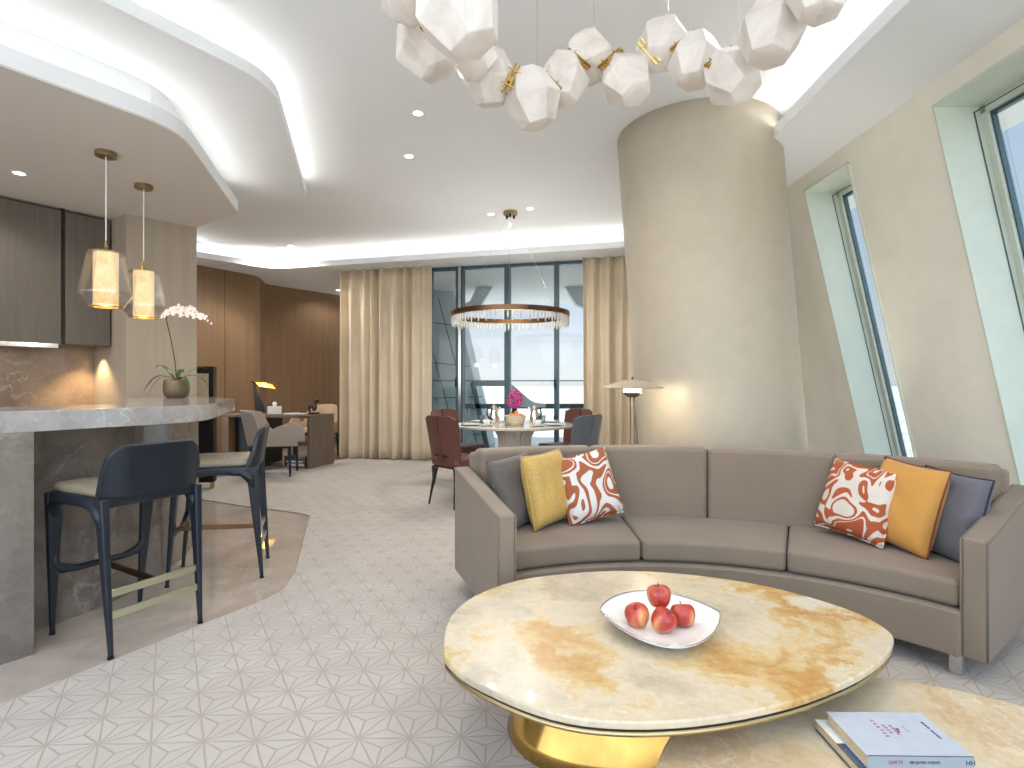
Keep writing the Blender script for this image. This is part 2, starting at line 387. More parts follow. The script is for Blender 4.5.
def catmull(pts, seg=6, closed=True):
    out = []; n = len(pts)
    rng = range(n) if closed else range(n-1)
    for i in rng:
        g = (lambda k: pts[k % n]) if closed else (lambda k: pts[max(0, min(n-1, k))])
        p0, p1, p2, p3 = [Vector(g(i+k)) for k in (-1, 0, 1, 2)]
        for j in range(seg):
            t = j/seg
            out.append(.5*((2*p1) + (p2-p0)*t + (2*p0-5*p1+4*p2-p3)*t*t + (-p0+3*p1-3*p2+p3)*t**3))
    if not closed: out.append(Vector(pts[-1]))
    return [tuple(v) for v in out]
def offset_line(pts, d):
    """offset an open polyline to its left by d"""
    out = []
    for i, p in enumerate(pts):
        a = Vector(pts[max(0, i-1)]); b = Vector(pts[min(len(pts)-1, i+1)]); t = (b-a).normalized()
        out.append((p[0]-t.y*d, p[1]+t.x*d))
    return out
def text_mesh(name, body, size, mat, parent, matrix, depth=.0004):
    cu = bpy.data.curves.new(name, 'FONT'); cu.body = body; cu.size = size; cu.extrude = depth; cu.align_x = 'CENTER'; cu.align_y = 'CENTER'
    t = bpy.data.objects.new(name, cu); COL.objects.link(t); bpy.context.view_layer.update()
    me = bpy.data.meshes.new_from_object(t); bpy.data.objects.remove(t)
    o = bpy.data.objects.new(name, me); COL.objects.link(o); me.materials.clear(); me.materials.append(mat); o.parent = parent; o.matrix_local = matrix
    return o

# ------------------------------------------------------------------ camera, world
H = 1.2; F = 550.0
cam = bpy.data.cameras.new('camera'); co = bpy.data.objects.new('camera', cam); COL.objects.link(co)
co.location = (0, 0, H); co.rotation_euler = (pi/2, 0, 0); cam.sensor_width = 36; cam.lens = 36*F/1024; cam.clip_start = .05; cam.clip_end = 60000
scn.camera = co
scn.view_settings.view_transform = 'Standard'; scn.view_settings.look = 'None'; scn.view_settings.gamma = 1; scn.view_settings.exposure = .62
try: scn.view_settings.use_curve_mapping = False
except Exception: pass
w = bpy.data.worlds.new('sky'); scn.world = w; w.use_nodes = True; nt = w.node_tree; bg = nt.nodes['Background']
tc = N(nt, 'ShaderNodeTexCoord'); sp = N(nt, 'ShaderNodeSeparateXYZ'); nt.links.new(tc.outputs['Generated'], sp.inputs[0])
cr = ramp(nt, sp.outputs[2], [(0, (240, 243, 245)), (.02, (244, 247, 250)), (.16, (214, 230, 250)), (.5, (176, 208, 250)), (.75, (225, 232, 240)), (1, (236, 238, 240))])
nt.links.new(cr, bg.inputs[0])
# sky behind the viewer is boosted as added fill for the room
mrw = N(nt, 'ShaderNodeMapRange', interpolation_type='SMOOTHSTEP'); mrw.inputs[1].default_value = .15; mrw.inputs[2].default_value = -.75; mrw.inputs[3].default_value = .64; mrw.inputs[4].default_value = 2.25
nt.links.new(sp.outputs[1], mrw.inputs[0]); nt.links.new(mrw.outputs[0], bg.inputs[1])
def sun(name, rot, e, col, ang=3):
    l = bpy.data.lights.new(name, 'SUN'); l.energy = e; l.angle = R(ang); l.color = col
    o = bpy.data.objects.new(name, l); COL.objects.link(o); o.rotation_euler = rot; return o
def area(name, loc, rot, sx, sy, e, col=(1, .965, .905), spread=pi):
    l = bpy.data.lights.new(name, 'AREA'); l.shape = 'RECTANGLE'; l.size = sx; l.size_y = sy; l.energy = e; l.color = col; l.spread = spread
    o = bpy.data.objects.new(name, l); COL.objects.link(o); o.location = loc; o.rotation_euler = rot; return o
def spot(name, loc, e, ang=80, blend=.6, col=(1, .975, .94), target=None, rad=.04):
    l = bpy.data.lights.new(name, 'SPOT'); l.energy = e; l.spot_size = R(ang); l.spot_blend = blend; l.color = col; l.shadow_soft_size = rad
    o = bpy.data.objects.new(name, l); COL.objects.link(o); o.location = loc
    if target: o.rotation_euler = (Vector(target)-Vector(loc)).to_track_quat('-Z', 'Y').to_euler()
    return o
def point(name, loc, e, col=(1, .85, .62), rad=.05):
    l = bpy.data.lights.new(name, 'POINT'); l.energy = e; l.color = col; l.shadow_soft_size = rad
    o = bpy.data.objects.new(name, l); COL.objects.link(o); o.location = loc; return o
sun('daylight_sun', (R(20), R(-12), 0), 2.6, (1, .97, .92))

# ------------------------------------------------------------------ room shell
U = Vector((.55, .835)); NV = Vector((-.835, .55))
Z3, Z2, Z1, ZS = 3.3, 3.1, 2.81, 3.05
marble_edge = [(-2.8, 1.2), (-1.92, 2.0625), (-1.449, 2.93), (-1.365, 3.09), (-1.338, 3.235), (-1.38, 3.5), (-1.79, 4.83), (-1.84, 5.02), (-1.98, 5.13), (-2.697, 5.45), (-3.29, 5.76), (-3.7, 6.0)]
m = MB(); m.prism([(-8, -1.2), (6, -1.2), (6, 12.5), (-8, 12.5)], -.2, -.012); struct(m.build('floor', M['floor']))
# carpet lies beside the stone with a small step
cp = [(-2.4, -1.2), (2.75, -1.2), (2.75, 9.2), (-2.55, 9.2), (-2.6, 8.9), (-2.9, 8.36), (-3.25, 7.9), (-3.78, 7.02), (-4.6, 6.6), (-4.6, 6.1), (-3.7, 6.0)] + marble_edge[::-1][1:] + [(-2.8, -.5)]
m = MB(); m.prism(cp, -.012, 0); struct(m.build('floor_carpet', M['carpet']))
# main ceiling
m = MB(); m.prism([(-4.6, -1.2), (3.4, -1.2), (3.4, 9.2), (-4.6, 9.2)], Z3, Z3+.1); struct(m.build('ceiling', M['ceil']))

CE = 1.45
def cove(name, line, inset, z0, ztop, lip, side, lights, closing, e, plate=.012):
    """line: outer lip polyline; body lies on 'side' (+left). closing = extra polygon points that close the dropped slab."""
    inner = offset_line(line, side*inset); tr = offset_line(line, side*.02)
    m = MB(); m.prism(line + closing, z0, z0+plate); 
    m2 = MB()
    ml_ = MB(); ml_.prism(line + tr[::-1], z0+plate, z0+lip); struct(ml_.build('ceiling_'+name+'_lip', M['ceil']))
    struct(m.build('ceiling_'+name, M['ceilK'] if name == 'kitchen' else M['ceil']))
    m2.prism(inner + closing, z0+plate, ztop+.002); struct(m2.build('ceiling_'+name+'_drop', M['ceil']))
    mid = offset_line(line, side*(.02+inset)*.5)
    for (i, j) in lights:
        a, b = Vector(mid[i]), Vector(mid[j]); d = b-a; L = d.length
        o = area('cove_strip', ((a.x+b.x)/2, (a.y+b.y)/2, z0+lip-.014), (0, 0, 0), L, .022, e*L)
        ax = Vector((d.x, d.y, 0)).normalized(); outw = Vector((d.y, -d.x, 0)).normalized()*side
        dr = (Vector((0, 0, 1))*cos(R(66)) + outw*sin(R(66))).normalized(); zz = -dr; yy = zz.cross(ax)
        o.rotation_euler = Matrix((ax, yy, zz)).transposed().to_euler()
# kitchen dropped ceiling, lowest level (walking from camera side toward the tip; body on the left)
def roundcorner(a, p, b, r, seg=5):
    a, p, b = Vector(a), Vector(p), Vector(b); da, db = (a-p).normalized(), (b-p).normalized()
    return [tuple((p+da*r)*(1-k/seg)**2 + p*2*(k/seg)*(1-k/seg) + (p+db*r)*(k/seg)**2) for k in range(seg+1)]
A = Vector((-2.13, 3.46)) - U*5.2
l1 = [tuple(A)] + roundcorner(A, (-2.12, 3.50), (-2.58, 5.18), .25) + [(-2.58, 5.18)]
cove('kitchen', l1, .12, Z1, Z2, .115, 1, [(0, 1), (6, 7), (1, 6)], [(-3.22, 5.64), (-3.75, 6.3), (-6.5, 8.3), (-7.4, 4.0), (-7.4, -.9)], CE*.55)
A = Vector((-1.54, 3.49)) - U*5.4
l2 = [tuple(A)] + roundcorner(A, (-1.52, 3.50), (-2.095, 5.61), .25) + [(-2.095, 5.61)]
cove('upper_kitchen', l2, .16, Z2, Z3, .08, 1, [(0, 1), (6, 7), (1, 6)], [(-2.9, 5.72), (-3.4, 6.0), (-3.75, 6.35), (-6.5, 8.4), (-7.6, 4.0), (-7.4, -1.2)], CE*.7)
# dining and desk soffit: line from right to left, body beyond (on the right hand side when walking left)
ld = [(2.3, 7.25), (1.51, 7.45), (-.6, 7.99), (-2.84, 8.59)] + catmull([(-2.84, 8.59), (-3.5, 8.76), (-3.84, 8.77), (-4.14, 8.53), (-4.59, 8.01)], 4, False)[1:] + [(-5.6, 6.85)]
cove('dining', ld, .2, ZS, Z3, .085, -1, [(0, 2), (2, 3), (3, 7), (7, 11), (11, 19), (19, 20)], [(-7.2, 8.5), (-7.2, 12.6), (3.6, 12.6), (3.6, 7.25)], CE)
lr = [(1.86, -1.2), (1.93, 3.4), (1.97, 4.2), (2.05, 7.5)]
cove('window_side', lr, .2, ZS, Z3, .085, -1, [(0, 1), (1, 3)], [(3.6, 7.6), (3.6, -1.2)], CE)

# ---- leaning window wall on the right
SL = .23
def WP(y, z, d=0): return (2.585 + SL*(3.05-z) + d, y, z)
def lean(mb, y0, y1, z0, z1, d0, d1):
    mb.hexa([WP(y0, z0, d0), WP(y0, z0, d1), WP(y1, z0, d1), WP(y1, z0, d0), WP(y0, z1, d0), WP(y0, z1, d1), WP(y1, z1, d1), WP(y1, z1, d0)])
wins = [(-.21, .43), (1.28, 1.92), (2.77, 3.41), (4.27, 4.91)]
m = MB(); prev = -1.2
for a, b in wins + [(9.4, 9.4)]:
    lean(m, prev, a, 0, 3.06, 0, .36)
    if a < 9: lean(m, a, b, 2.925, 3.06, 0, .36); lean(m, a, b, 0, .3, 0, .36)
    prev = b
struct(m.build('wall_right', M['wallpaint']))
for k, (a, b) in enumerate(wins):
    root = MB(); t = .012
    for (y0, y1, z0, z1) in ((a, a+t, .3, 2.925), (b-t, b, .3, 2.925), (a, b, 2.925-t, 2.925), (a, b, .3, .3+t)):
        lean(root, y0, y1, z0, z1, -.012, .36)
    wo = struct(root.build('window_%d' % (k+2), M['green']))
    fr = MB()
    for (y0, y1, z0, z1) in ((a+t, a+.05, .31, 2.915), (b-.05, b-t, .31, 2.915), (a, b, 2.865, 2.915), (a, b, .31, .37)):
        lean(fr, y0, y1, z0, z1, .27, .33)
    fr.build('frame', M['green'], wo)
    g2 = MB()
    for (y0, y1, z0, z1) in ((a+.05, a+.060, .36, 2.865), (b-.060, b-.05, .36, 2.865), (a+.05, b-.05, 2.845, 2.865), (a+.05, b-.05, .36, .38)):
        lean(g2, y0, y1, z0, z1, .292, .325)
    g2.build('gasket', M['mullion'], wo)
    s = MB(); lean(s, a+t, a+t+.004, .31, 2.88, .225, .232); lean(s, b-t-.004, b-t, .31, 2.88, .225, .232); lean(s, a, b, 2.874, 2.878, .225, .232); s.build('shadow_gap', M['mullion'], wo)
    g = MB(); lean(g, a+.05, b-.05, .36, 2.865, .305, .313); g.build('pane', M['glass'], wo)
# baseboard of stone at the right
m = MB(); m.prism([(2.62, -1.2), (3.3, -1.2), (3.3, 8.6), (2.62, 8.6)], -.012, .006); struct(m.build('trim_1', M['barslab']))

# ---- column (leaning, kidney smooth)
m = MB(); rs = []
for i in range(13):
    z = -.01 + (Z3+.03)*i/12; t = z/3.3
    cx, cy = 1.765 + (1.56-1.765)*t, 4.55 + (4.67-4.55)*t
    rs.append([(cx+.655*cos(2*pi*k/96), cy+.655*sin(2*pi*k/96), z) for k in range(96)])
m.rings(rs); col = struct(m.build('column', M['column'], smooth=True))
# warm uplight between the column and the window wall
spot('column_uplight', (2.72, 4.25, .03), 45, 60, .8, (1, .93, .82), target=(2.25, 4.45, 2.2))

# ---- window wall (dining end)
def WX(q): 
    k = (q-512)/F; x = k*8.5/(1+.235*k); return (x, 8.5-.235*x)
wa, wb = WX(425), WX(612)
dirw = (Vector(wb)-Vector(wa)).normalized(); nw = Vector((-dirw.y, dirw.x)); angw = atan2(dirw.y, dirw.x)
win = MB()
def wbox(mb, q0, q1, z0, z1, th=.08, off=0):
    a, b = Vector(WX(q0))+nw*off, Vector(WX(q1))+nw*off; c = (a+b)/2
    mb.box((c.x, c.y, (z0+z1)/2), ((b-a).length, th, z1-z0), angw)
wbox(win, 425, 612, 3.0, 3.05); wbox(win, 425, 612, 0, .07)
wo = struct(win.build('window_1', M['mullion']))
for nm, q0, q1, dd in (('mullion', 428, 432.5, .1), ('mullion', 457, 464, .14), ('mullion', 505, 510.5, .1), ('mullion', 554.5, 559, .1), ('mullion', 606, 611, .1)):
    mm = MB(); wbox(mm, q0, q1, 0, 3.05, dd); mm.build(nm, M['mullion'], wo)
mm = MB(); wbox(mm, 460, 462.5, 0.02, 3.04, .16, -.005); mm.build('sliding_track', M['steel'], wo)
for q0, q1 in ((432.5, 457), (464, 505), (510.5, 554.5), (559, 606)):
    mm = MB(); wbox(mm, q0, q1, .07, 3.0, .012); mm.build('pane', M['glass'], wo)
for q, z in ((457.5, 1.22), (457.5, .62), (555.5, 1.2), (555.5, .65)):
    a = Vector(WX(q)) - nw*.075; mm = MB(); mm.box((a.x, a.y, z), (.025, .05, .14), angw); mm.build('handle', M['black'], wo, bevel=.005)
# wall pieces beside the window
m = MB(); a = Vector(WX(427)); b = Vector((-2.62, 9.12))
m.prism([tuple(a), tuple(b), (-2.75, 11.6), (-2.60, 11.6), (b.x+.15, b.y+.1), tuple(a+nw*.2)], -.1, ZS+.05); struct(m.build('wall_curtain_side', M['wallpaint']))
a = Vector(WX(611)); m = MB(); m.prism([tuple(a), (3.5, 7.6), (3.5, 7.9), tuple(a+nw*.2)], -.1, 3.3); struct(m.build('wall_far_right', M['wallpaint']))

# ---- wood nook walls
nk = [(-6.6, 6.5), (-5.25, 7.95), (-4.89, 8.54), (-4.47, 9.22), (-4.40, 9.4), (-4.40, 9.6), (-4.56, 10.2), (-3.59, 11.47), (-2.7, 12.4)]
m = MB(); m.prism(nk + [(-3.2, 12.6), (-7.0, 12.6), (-7.0, 6.6)], -.1, ZS+.02); struct(m.build('wall_nook', M['woodwall']))
for (x, y, dx, dy) in ((-5.10, 8.19, .36, .59), (-4.66, 8.92, .36, .59)):
    d = Vector((dx, dy)).normalized(); m = MB(); m.box((x+d.y*.002, y-d.x*.002, 1.5), (.008, .008, 3.1), atan2(dy, dx)); struct(m.build('trim_2', M['dark']))
m = MB()
for i in range(1, len(nk)-1):
    a, b = Vector(nk[i]), Vector(nk[i+1]); d = (b-a).normalized(); nn = Vector((d.y, -d.x))
    m.prism([tuple(a), tuple(b), tuple(b+nn*.015), tuple(a+nn*.015)], -.01, .1)
struct(m.build('baseboard_nook', M['deskwood']))

# ---- kitchen: pillar, backsplash wall, cabinets
pf, pr = Vector((-3.65, 5.2)), Vector((-3.25, 5.67))
pb = pf + NV*.72
m = MB(); m.prism([tuple(pf), tuple(pr), tuple(pr+NV*1.4), tuple(pb+U*.0+NV*.7), tuple(pb)], -.02, Z1+.01); struct(m.build('wall_pillar', M['pillar']))
d0 = pf + NV*.72
m = MB(); m.prism([tuple(d0 + U*.05), tuple(d0 - U*5.5), tuple(d0 - U*5.5 + NV*.2), tuple(d0 + U*.05 + NV*.2)], -.02, 1.75); struct(m.build('wall_backsplash', M['splash']))
m = MB(); m.prism([tuple(d0 + U*.05), tuple(d0 - U*5.5), tuple(d0 - U*5.5 + NV*.2), tuple(d0 + U*.05 + NV*.2)], 1.75, Z1+.01); struct(m.build('wall_kitchen', M['cab']))
cang = atan2(U.y, U.x)
def cabinet(s0, s1, label, hood=False):
    """upper cabinet; local x along U, local y into the wall"""
    o = thing('wall_cabinet', label, 'cabinet', (*(pf + NV*.32 + U*s0), 1.575), cang, 'wall cabinets over the backsplash')
    L = s1-s0
    m = MB(); m.box((L/2, .2, .61), (L-.004, .39, 1.225)); m.build('body', M['cab'], o, bevel=.002, bseg=1)
    m = MB(); m.box((L/2, -.012, .60), (L-.012, .022, 1.215)); m.build('door', M['cab'], o, bevel=.003, bseg=1)
    if hood:
        m = MB(); m.box((L/2-.02, .14, -.025), (L, .30, .05)); m.build('extractor_rail', M['steel'], o, bevel=.004)
    return o
def seam_x(px):  # parameter along the cabinet face for a pixel column
    k = (px-512)/F; p = pf + NV*.32; return (k*p.y - p.x)/(U.x - k*U.y)
s62, s112 = seam_x(62.5), seam_x(110)
c1 = cabinet(s62-.95, s62-.01, 'charcoal wood wall cabinet above a steel extractor rail, cut by picture edge', True)
cabinet(s62+.01, s112, 'narrower charcoal wood wall cabinet next to the wooden pillar')
cabinet(s62-1.9, s62-.96, 'charcoal wood wall cabinet outside the picture')
bpy.data.objects.remove(bpy.data.objects['wall_cabinet.002'].children[0]); 
for c in list(bpy.data.objects['wall_cabinet.002'].children): bpy.data.objects.remove(c)
bpy.data.objects.remove(bpy.data.objects['wall_cabinet.002'])
m = MB(); q0 = pf+NV*.32+U*(s62); m.box((q0.x, q0.y, 2.19), (.022, .03, 1.25), cang); struct(m.build('trim_4', M['dark']))
# base run with sink tap, seen only above the bar
o = thing('kitchen_counter', 'grey stone kitchen worktop behind the bar under the backsplash', 'counter', (*(pf + NV*.1 - U*2.2), 0), cang)
m = MB(); m.box((1.08, .31, .46), (2.1, .60, .84)); m.build('body', M['cab'], o)
m = MB(); m.box((1.08, .30, .90), (2.14, .63, .04)); m.build('worktop', M['barslab'], o, bevel=.004)
# tap
kx = -1.72
t = thing('tap', 'chrome gooseneck kitchen tap peeking in at the left picture edge', 'tap', (-4.58, 4.42, .92), cang)
m = MB(); m.tube([(0, 0, 0), (0, 0, .22), (0, -.02, .27), (0, -.07, .295), (0, -.14, .295), (0, -.17, .27), (0, -.18, .24)], .013, 10); m.build('spout', M['chrome'], t, True)
m = MB(); m.lathe([(.028, 0), (.028, .02), (.016, .03)], 20); m.build('base', M['chrome'], t, True)

# ---- bar counter
slab_line = catmull([(-3.2, .55), (-2.62, 1.70), (-2.14, 2.47), (-1.955, 2.77), (-1.835, 2.98), (-1.80, 3.18), (-1.87, 3.45), (-2.04, 3.90), (-2.26, 4.48)], 5, False)
# keep the first stretch straight along U
slab_line = [(-2.14-.55*2.2, 2.47-.835*2.2), (-2.14, 2.47)] + [p for p in slab_line if p[1] > 2.5 and p[0] > -2.3]
bar_poly = slab_line + [(-2.38, 4.62), (-3.235, 5.65), (-3.635, 5.18), (-2.34, 3.34), (-2.66, 2.86), (-2.66-.55*2.2, 2.86-.835*2.2)]
bar = thing('bar_counter', 'long grey marble bar counter with a curved overhanging top', 'bar counter', (0, 0, 0))
m = MB(); m.prism([p for p in bar_poly], .985, 1.08); m.build('worktop', M['barslab'], bar, bevel=.004)
body_line = [(-2.42, 2.44), (-2.33, 2.72)] + catmull([(-2.33, 2.72), (-2.24, 2.95), (-2.21, 3.22), (-2.24, 3.58), (-2.33, 3.95), (-2.462, 4.32)], 4, False)[1:]
m = MB(); m.prism(body_line + [(-2.62, 4.5), (-3.2, 5.42), (-3.55, 5.02), (-2.40, 3.34), (-2.60, 2.86)], -.012, .985); m.build('front_panel', M['barfront'], bar)
pier = [(-2.14-.55*2.2, 2.47-.835*2.2), (-2.143, 2.465), (-2.143-.835*.34, 2.465+.55*.34), (-2.66, 2.86), (-2.66-.55*2.2, 2.86-.835*2.2)]
m = MB(); m.prism(pier, -.012, .986); m.build('end_panel', M['barfront'], bar)
q = Vector((-2.14, 2.47)) - U*.165; m = MB(); m.box((q.x+.001, q.y-.001, .53), (.005, .004, 1.08), cang); m.build('joint', M['barfront'], bar)

# ------------------------------------------------------------------ stools
def make_stool():
    o = thing('bar_stool', 'navy bar stool nearest the camera, its curved backrest toward the room', 'bar stool', (-1.9075, 2.724, -.012), R(-27), 'bar stools at the marble counter')
    ft = {'F1': (-.255, .20), 'F2': (-.255, -.20), 'B1': (.262, .205), 'B2': (.262, -.205)}
    tp = {'F1': (-.20, .215, .70), 'F2': (-.20, -.215, .70), 'B1': (.205, .215, .70), 'B2': (.205, -.215, .70)}
    for k in ft:
        m = MB(); m.bar((tp[k][0], tp[k][1], .70), (ft[k][0], ft[k][1], .01), .072 if k[0] == 'F' else .066, .038, .02, .02, side=(1, 0, 0) if k[0] == 'B' else (0, 1, 0))
        lg = m.build('leg', M['navy'], o, bevel=.008)
        m = MB(); m.lathe([(.013, 0), (.013, .012)], 12, (ft[k][0], ft[k][1], 0)); m.build('foot_glide', M['black'], lg)
    # front frame: stretcher with curved knees into legs
    def at(k, z): f, t = ft[k], tp[k]; u = z/.70; return Vector((f[0]+(t[0]-f[0])*u, f[1]+(t[1]-f[1])*u, z))
    m = MB(); a, b = at('F1', .30), at('F2', .30); up1, up2 = at('F1', .42), at('F2', .42)
    pts = [up1, a.lerp(up1, .35) + (b-a)*.02, a.lerp(b, .10) + Vector((0, 0, .012)), a.lerp(b, .25), a.lerp(b, .75), a.lerp(b, .90) + Vector((0, 0, .012)), b.lerp(up2, .35) + (a-b)*.02, up2]
    m.tube([tuple(p) for p in pts], [.012, .022, .024, .017, .017, .024, .022, .012], 8); m.build('stretcher', M['navy'], o, True)
    for z in (.28, .185):
        m = MB(); m.bar(tuple(at('B1', z)), tuple(at('B2', z)), .034, .014, side=(0, 0, 1)); fr_ = m.build('footrest', M['brasspale'], o, bevel=.003); fr_['label'] = 'pale brass footrest bar'
    m = MB(); m.bar((-.235, 0, .30), (.235, 0, .28), .03, .014, side=(0, 0, 1)); m.build('center_rail', M['bronze'], o, bevel=.003)
    # seat frame
    fr = rounded([(-.235, -.245), (.22, -.235), (.22, .235), (-.235, .245)], .06)
    m = MB(); m.prism(fr, .655, .705); m.build('seat_frame', M['navy'], o, bevel=.012)
    # arch aprons side: knees under the seat
    for sy in (-1, 1):
        m = MB(); y = sy*.215
        m.tube([(-.215, y, .56), (-.20, y, .63), (-.15, y, .668), (0, y, .672), (.15, y, .668), (.20, y, .63), (.222, y, .56)], [.014, .034, .028, .014, .028, .034, .014], 8); m.build('apron', M['navy'], o, True)
    # seat pad
    m = MB(); rs = []
    for (sc, z) in ((.93, .70), (1, .712), (1.0, .73), (.95, .745), (.7, .752), (.3, .750)):
        rs.append([(x*sc, y*sc, z - (.006 if x*sc < -.2 else 0)) for x, y in rounded([(-.225, -.225), (.20, -.22), (.20, .22), (-.225, .225)], .06)])
    m.rings(rs); m.build('seat', M['seatleather'], o, True)
    # backrest: curved panel hugging the back corners
    def prof(s):  # s in -1..1 around the back: returns (x,y)
        y = .226*s; x = .232 - .05*max(0, abs(s)-.5)**2/.25 ; return x, y
    outer, n = [], 28
    front, back = [], []
    V = []; F = []
    m = MB(); cols = []
    for i in range(n+1):
        s = -1+2*i/n; x, y = prof(s)
        e = max(0, (abs(s)-.62)/.38); top = .94 - .13*(1-sqrt(max(0, 1-e*e))); bot = .70 + .06*(1-min(1, (1-abs(s))/.25))*0
        zt = top; xb = x; lean_ = .035
        cols.append([(xb-.012, y, bot), (xb+.014, y, bot), (xb+.014+lean_, y, zt-.008), (xb+.006+lean_, y, zt), (xb-.010+lean_, y, zt-.006)])
    m.rings(cols); m.build('backrest', M['navy'], o, True, bevel=.003)
    return o
s1 = make_stool()
s2 = copy_tree(s1); s2.location = (-1.88, 3.55, -.012); s2.rotation_euler = (0, 0, R(19)); relabel(s2, 'navy bar stool with brass rail, farther along the curved counter, seen side-on')

# ------------------------------------------------------------------ pendants over the bar
def make_pendant(x, y, label):
    o = thing('pendant_lamp', label, 'pendant lamp', (x, y, 1.735), .2, 'pendant lamps over the bar')
    m = MB(); m.lathe([(.062, 1.04), (.065, 1.045), (.065, 1.075)], 32); m.build('canopy', M['nickel'], o, bevel=.003)
    m = MB(); m.tube([(0, 0, .42), (0, 0, 1.05)], .004, 6); m.build('cord', M['white'], o)
    m = MB(); m.lathe([(.03, .375), (.012, .39), (.008, .44), (.005, .46)], 16); m.build('cap', M['brass'], o, True)
    m = MB(); m.lathe([(.062, .012), (.078, .012), (.078, .375), (.06, .375)], 8); m.build('lamp_shade', M['alabW'], o)
    m = MB(); m.lathe([(.105, 0), (.163, .085), (.163, .10), (.112, .365), (.095, .38), (.02, .38)], 8, caps=False); g = m.build('glass_shade', M['pglass'], o, solid=.006)
    m = MB(); m.lathe([(.100, -.003), (.108, -.003), (.108, .004), (.100, .004)], 8); 
    rs = [[((r)*cos(2*pi*k/8), r*sin(2*pi*k/8), z) for k in range(8)] for r, z in ((.075, -.003), (.106, -.003), (.106, .004), (.075, .004))]
    m.bm.free(); m = MB(); m.rings(rs, closed=True); m.build('rim', M['brass'], o)
    point('pendant_bulb', (x, y, 1.66), 2.2, rad=.06)
    return o
def mk_pglass():
    m, nt, bs = newmat('smoke_glass'); out = nt.nodes['Material Output']
    tr = N(nt, 'ShaderNodeBsdfTransparent'); tr.inputs[0].default_value = (.86, .84, .82, 1)
    gl = N(nt, 'ShaderNodeBsdfGlossy'); gl.inputs['Roughness'].default_value = .08
    lw = N(nt, 'ShaderNodeLayerWeight'); lw.inputs[0].default_value = .35
    mul = N(nt, 'ShaderNodeMath', operation='MULTIPLY_ADD'); mul.inputs[1].default_value = .7; mul.inputs[2].default_value = .08; nt.links.new(lw.outputs['Facing'], mul.inputs[0])
    mx = N(nt, 'ShaderNodeMixShader'); nt.links.new(mul.outputs[0], mx.inputs[0]); nt.links.new(tr.outputs[0], mx.inputs[1]); nt.links.new(gl.outputs[0], mx.inputs[2]); nt.links.new(mx.outputs[0], out.inputs[0]); return m
M['pglass'] = mk_pglass()
make_pendant(-2.82, 3.82, 'larger looking glass pendant lamp with lit onyx core, nearer the camera')
make_pendant(-2.98, 4.45, 'glass pendant lamp with lit onyx core, hanging nearer the orchid')

# ------------------------------------------------------------------ sofa
SC = Vector((.667, 1.41))
def pol(a, r): return (SC.x + r*cos(R(a)), SC.y + r*sin(R(a)))
def aL(r): return 119.2 - (r-1.43)*3.2
def aR(r): return 35.4
sofa = thing('sofa', 'long curved taupe upholstered sofa facing the onyx tables', 'sofa', (SC.x, SC.y+1.7, 0))
so = Vector((SC.x, SC.y+1.7, 0))
def arc(a0, a1, r0, r1, z0, z1, name, mat, seg=20, bevel=.02, crown=0, gap=0, tilt=0):
    m = MB(); rs = []
    def A(a, r): return a(r) if callable(a) else a
    nr = 5
    for i in range(seg+1):
        t = i/seg; ring = []
        prof = [(r0, z0), (r1, z0), (r1+tilt, z1)]
        bulge = crown*sin(pi*t)**.5 if crown else 0
        prof += [(r1+tilt+(r0+tilt*0 - r1 - tilt)*k/4, z1 + bulge*sin(pi*k/4)) for k in (1, 2, 3)] + [(r0, z1)]
        for r, z in prof:
            aa = A(a0, r); bb = A(a1, r); g = gap/r*180/pi
            an = (aa+g) + (bb-aa-2*g)*t
            p = pol(an, r); ring.append((p[0]-so.x, p[1]-so.y, z))
        rs.append(ring)
    m.rings(rs); return m.build(name, mat, sofa, bevel=bevel, bseg=4)
arc(aR, aL, 1.40, 2.10, .09, .275, 'base', M['sofa'], 48, .012)
arc(35.6, 115.8, 2.055, 2.14, .09, .79, 'back_frame', M['sofa'], 48, .03)
seatj = [lambda r: aR(r)+.3, lambda r: 62.2, lambda r: 89.8, lambda r: aL(r)-.3]
for k in range(3):
    arc(seatj[k], seatj[k+1], 1.432, 2.0, .28, .392, 'seat_cushion', M['sofa'], 18, .025, crown=.014, gap=.003)
bj = [36.0, 55.5, 75, 95, 115.4]
for k in range(4):
    arc(bj[k], bj[k+1], 1.955, 2.10, .37, .815, 'back_cushion', M['sofa'], 16, .028, gap=.0025, tilt=0)
def arm(p0, p1, th, zf, zb, name='arm'):
    """p0 outer front, p1 outer back, th signed thickness toward the seat"""
    p0, p1 = Vector(p0), Vector(p1); d = (p1-p0).normalized(); n = Vector((-d.y, d.x))*th
    m = MB(); rs = []; L = (p1-p0).length; K = 10
    for i in range(K+1):
        t = i/K; q = p0 + d*L*t - Vector((so.x, so.y)); e = .75*t + .25*t*t*(3-2*t); z = zf + (zb-zf)*e
        rs.append([(q.x, q.y, .09), (q.x+n.x, q.y+n.y, .09), (q.x+n.x, q.y+n.y, z), (q.x, q.y, z)])
    m.rings(rs); ar = m.build(name, M['sofa'], sofa, bevel=.014, bseg=4)
    m = MB()
    for off in (0, 1):
        pts = []
        for i in range(K+1):
            t = i/K; e = .75*t + .25*t*t*(3-2*t); q = p0 + d*L*t + n*off - Vector((so.x, so.y)); pts.append((q.x, q.y, zf+(zb-zf)*e-.006))
        pts = [(pts[0][0], pts[0][1], .1)] + pts
        m.tube(pts, .0035, 6)
    m.build('piping', M['piping'], ar, True)
arm((-.064, 2.50), (-.345, 3.29), -.087, .60, .705)
arm((1.876, 2.165), (2.52, 2.64), .088, .578, .71)
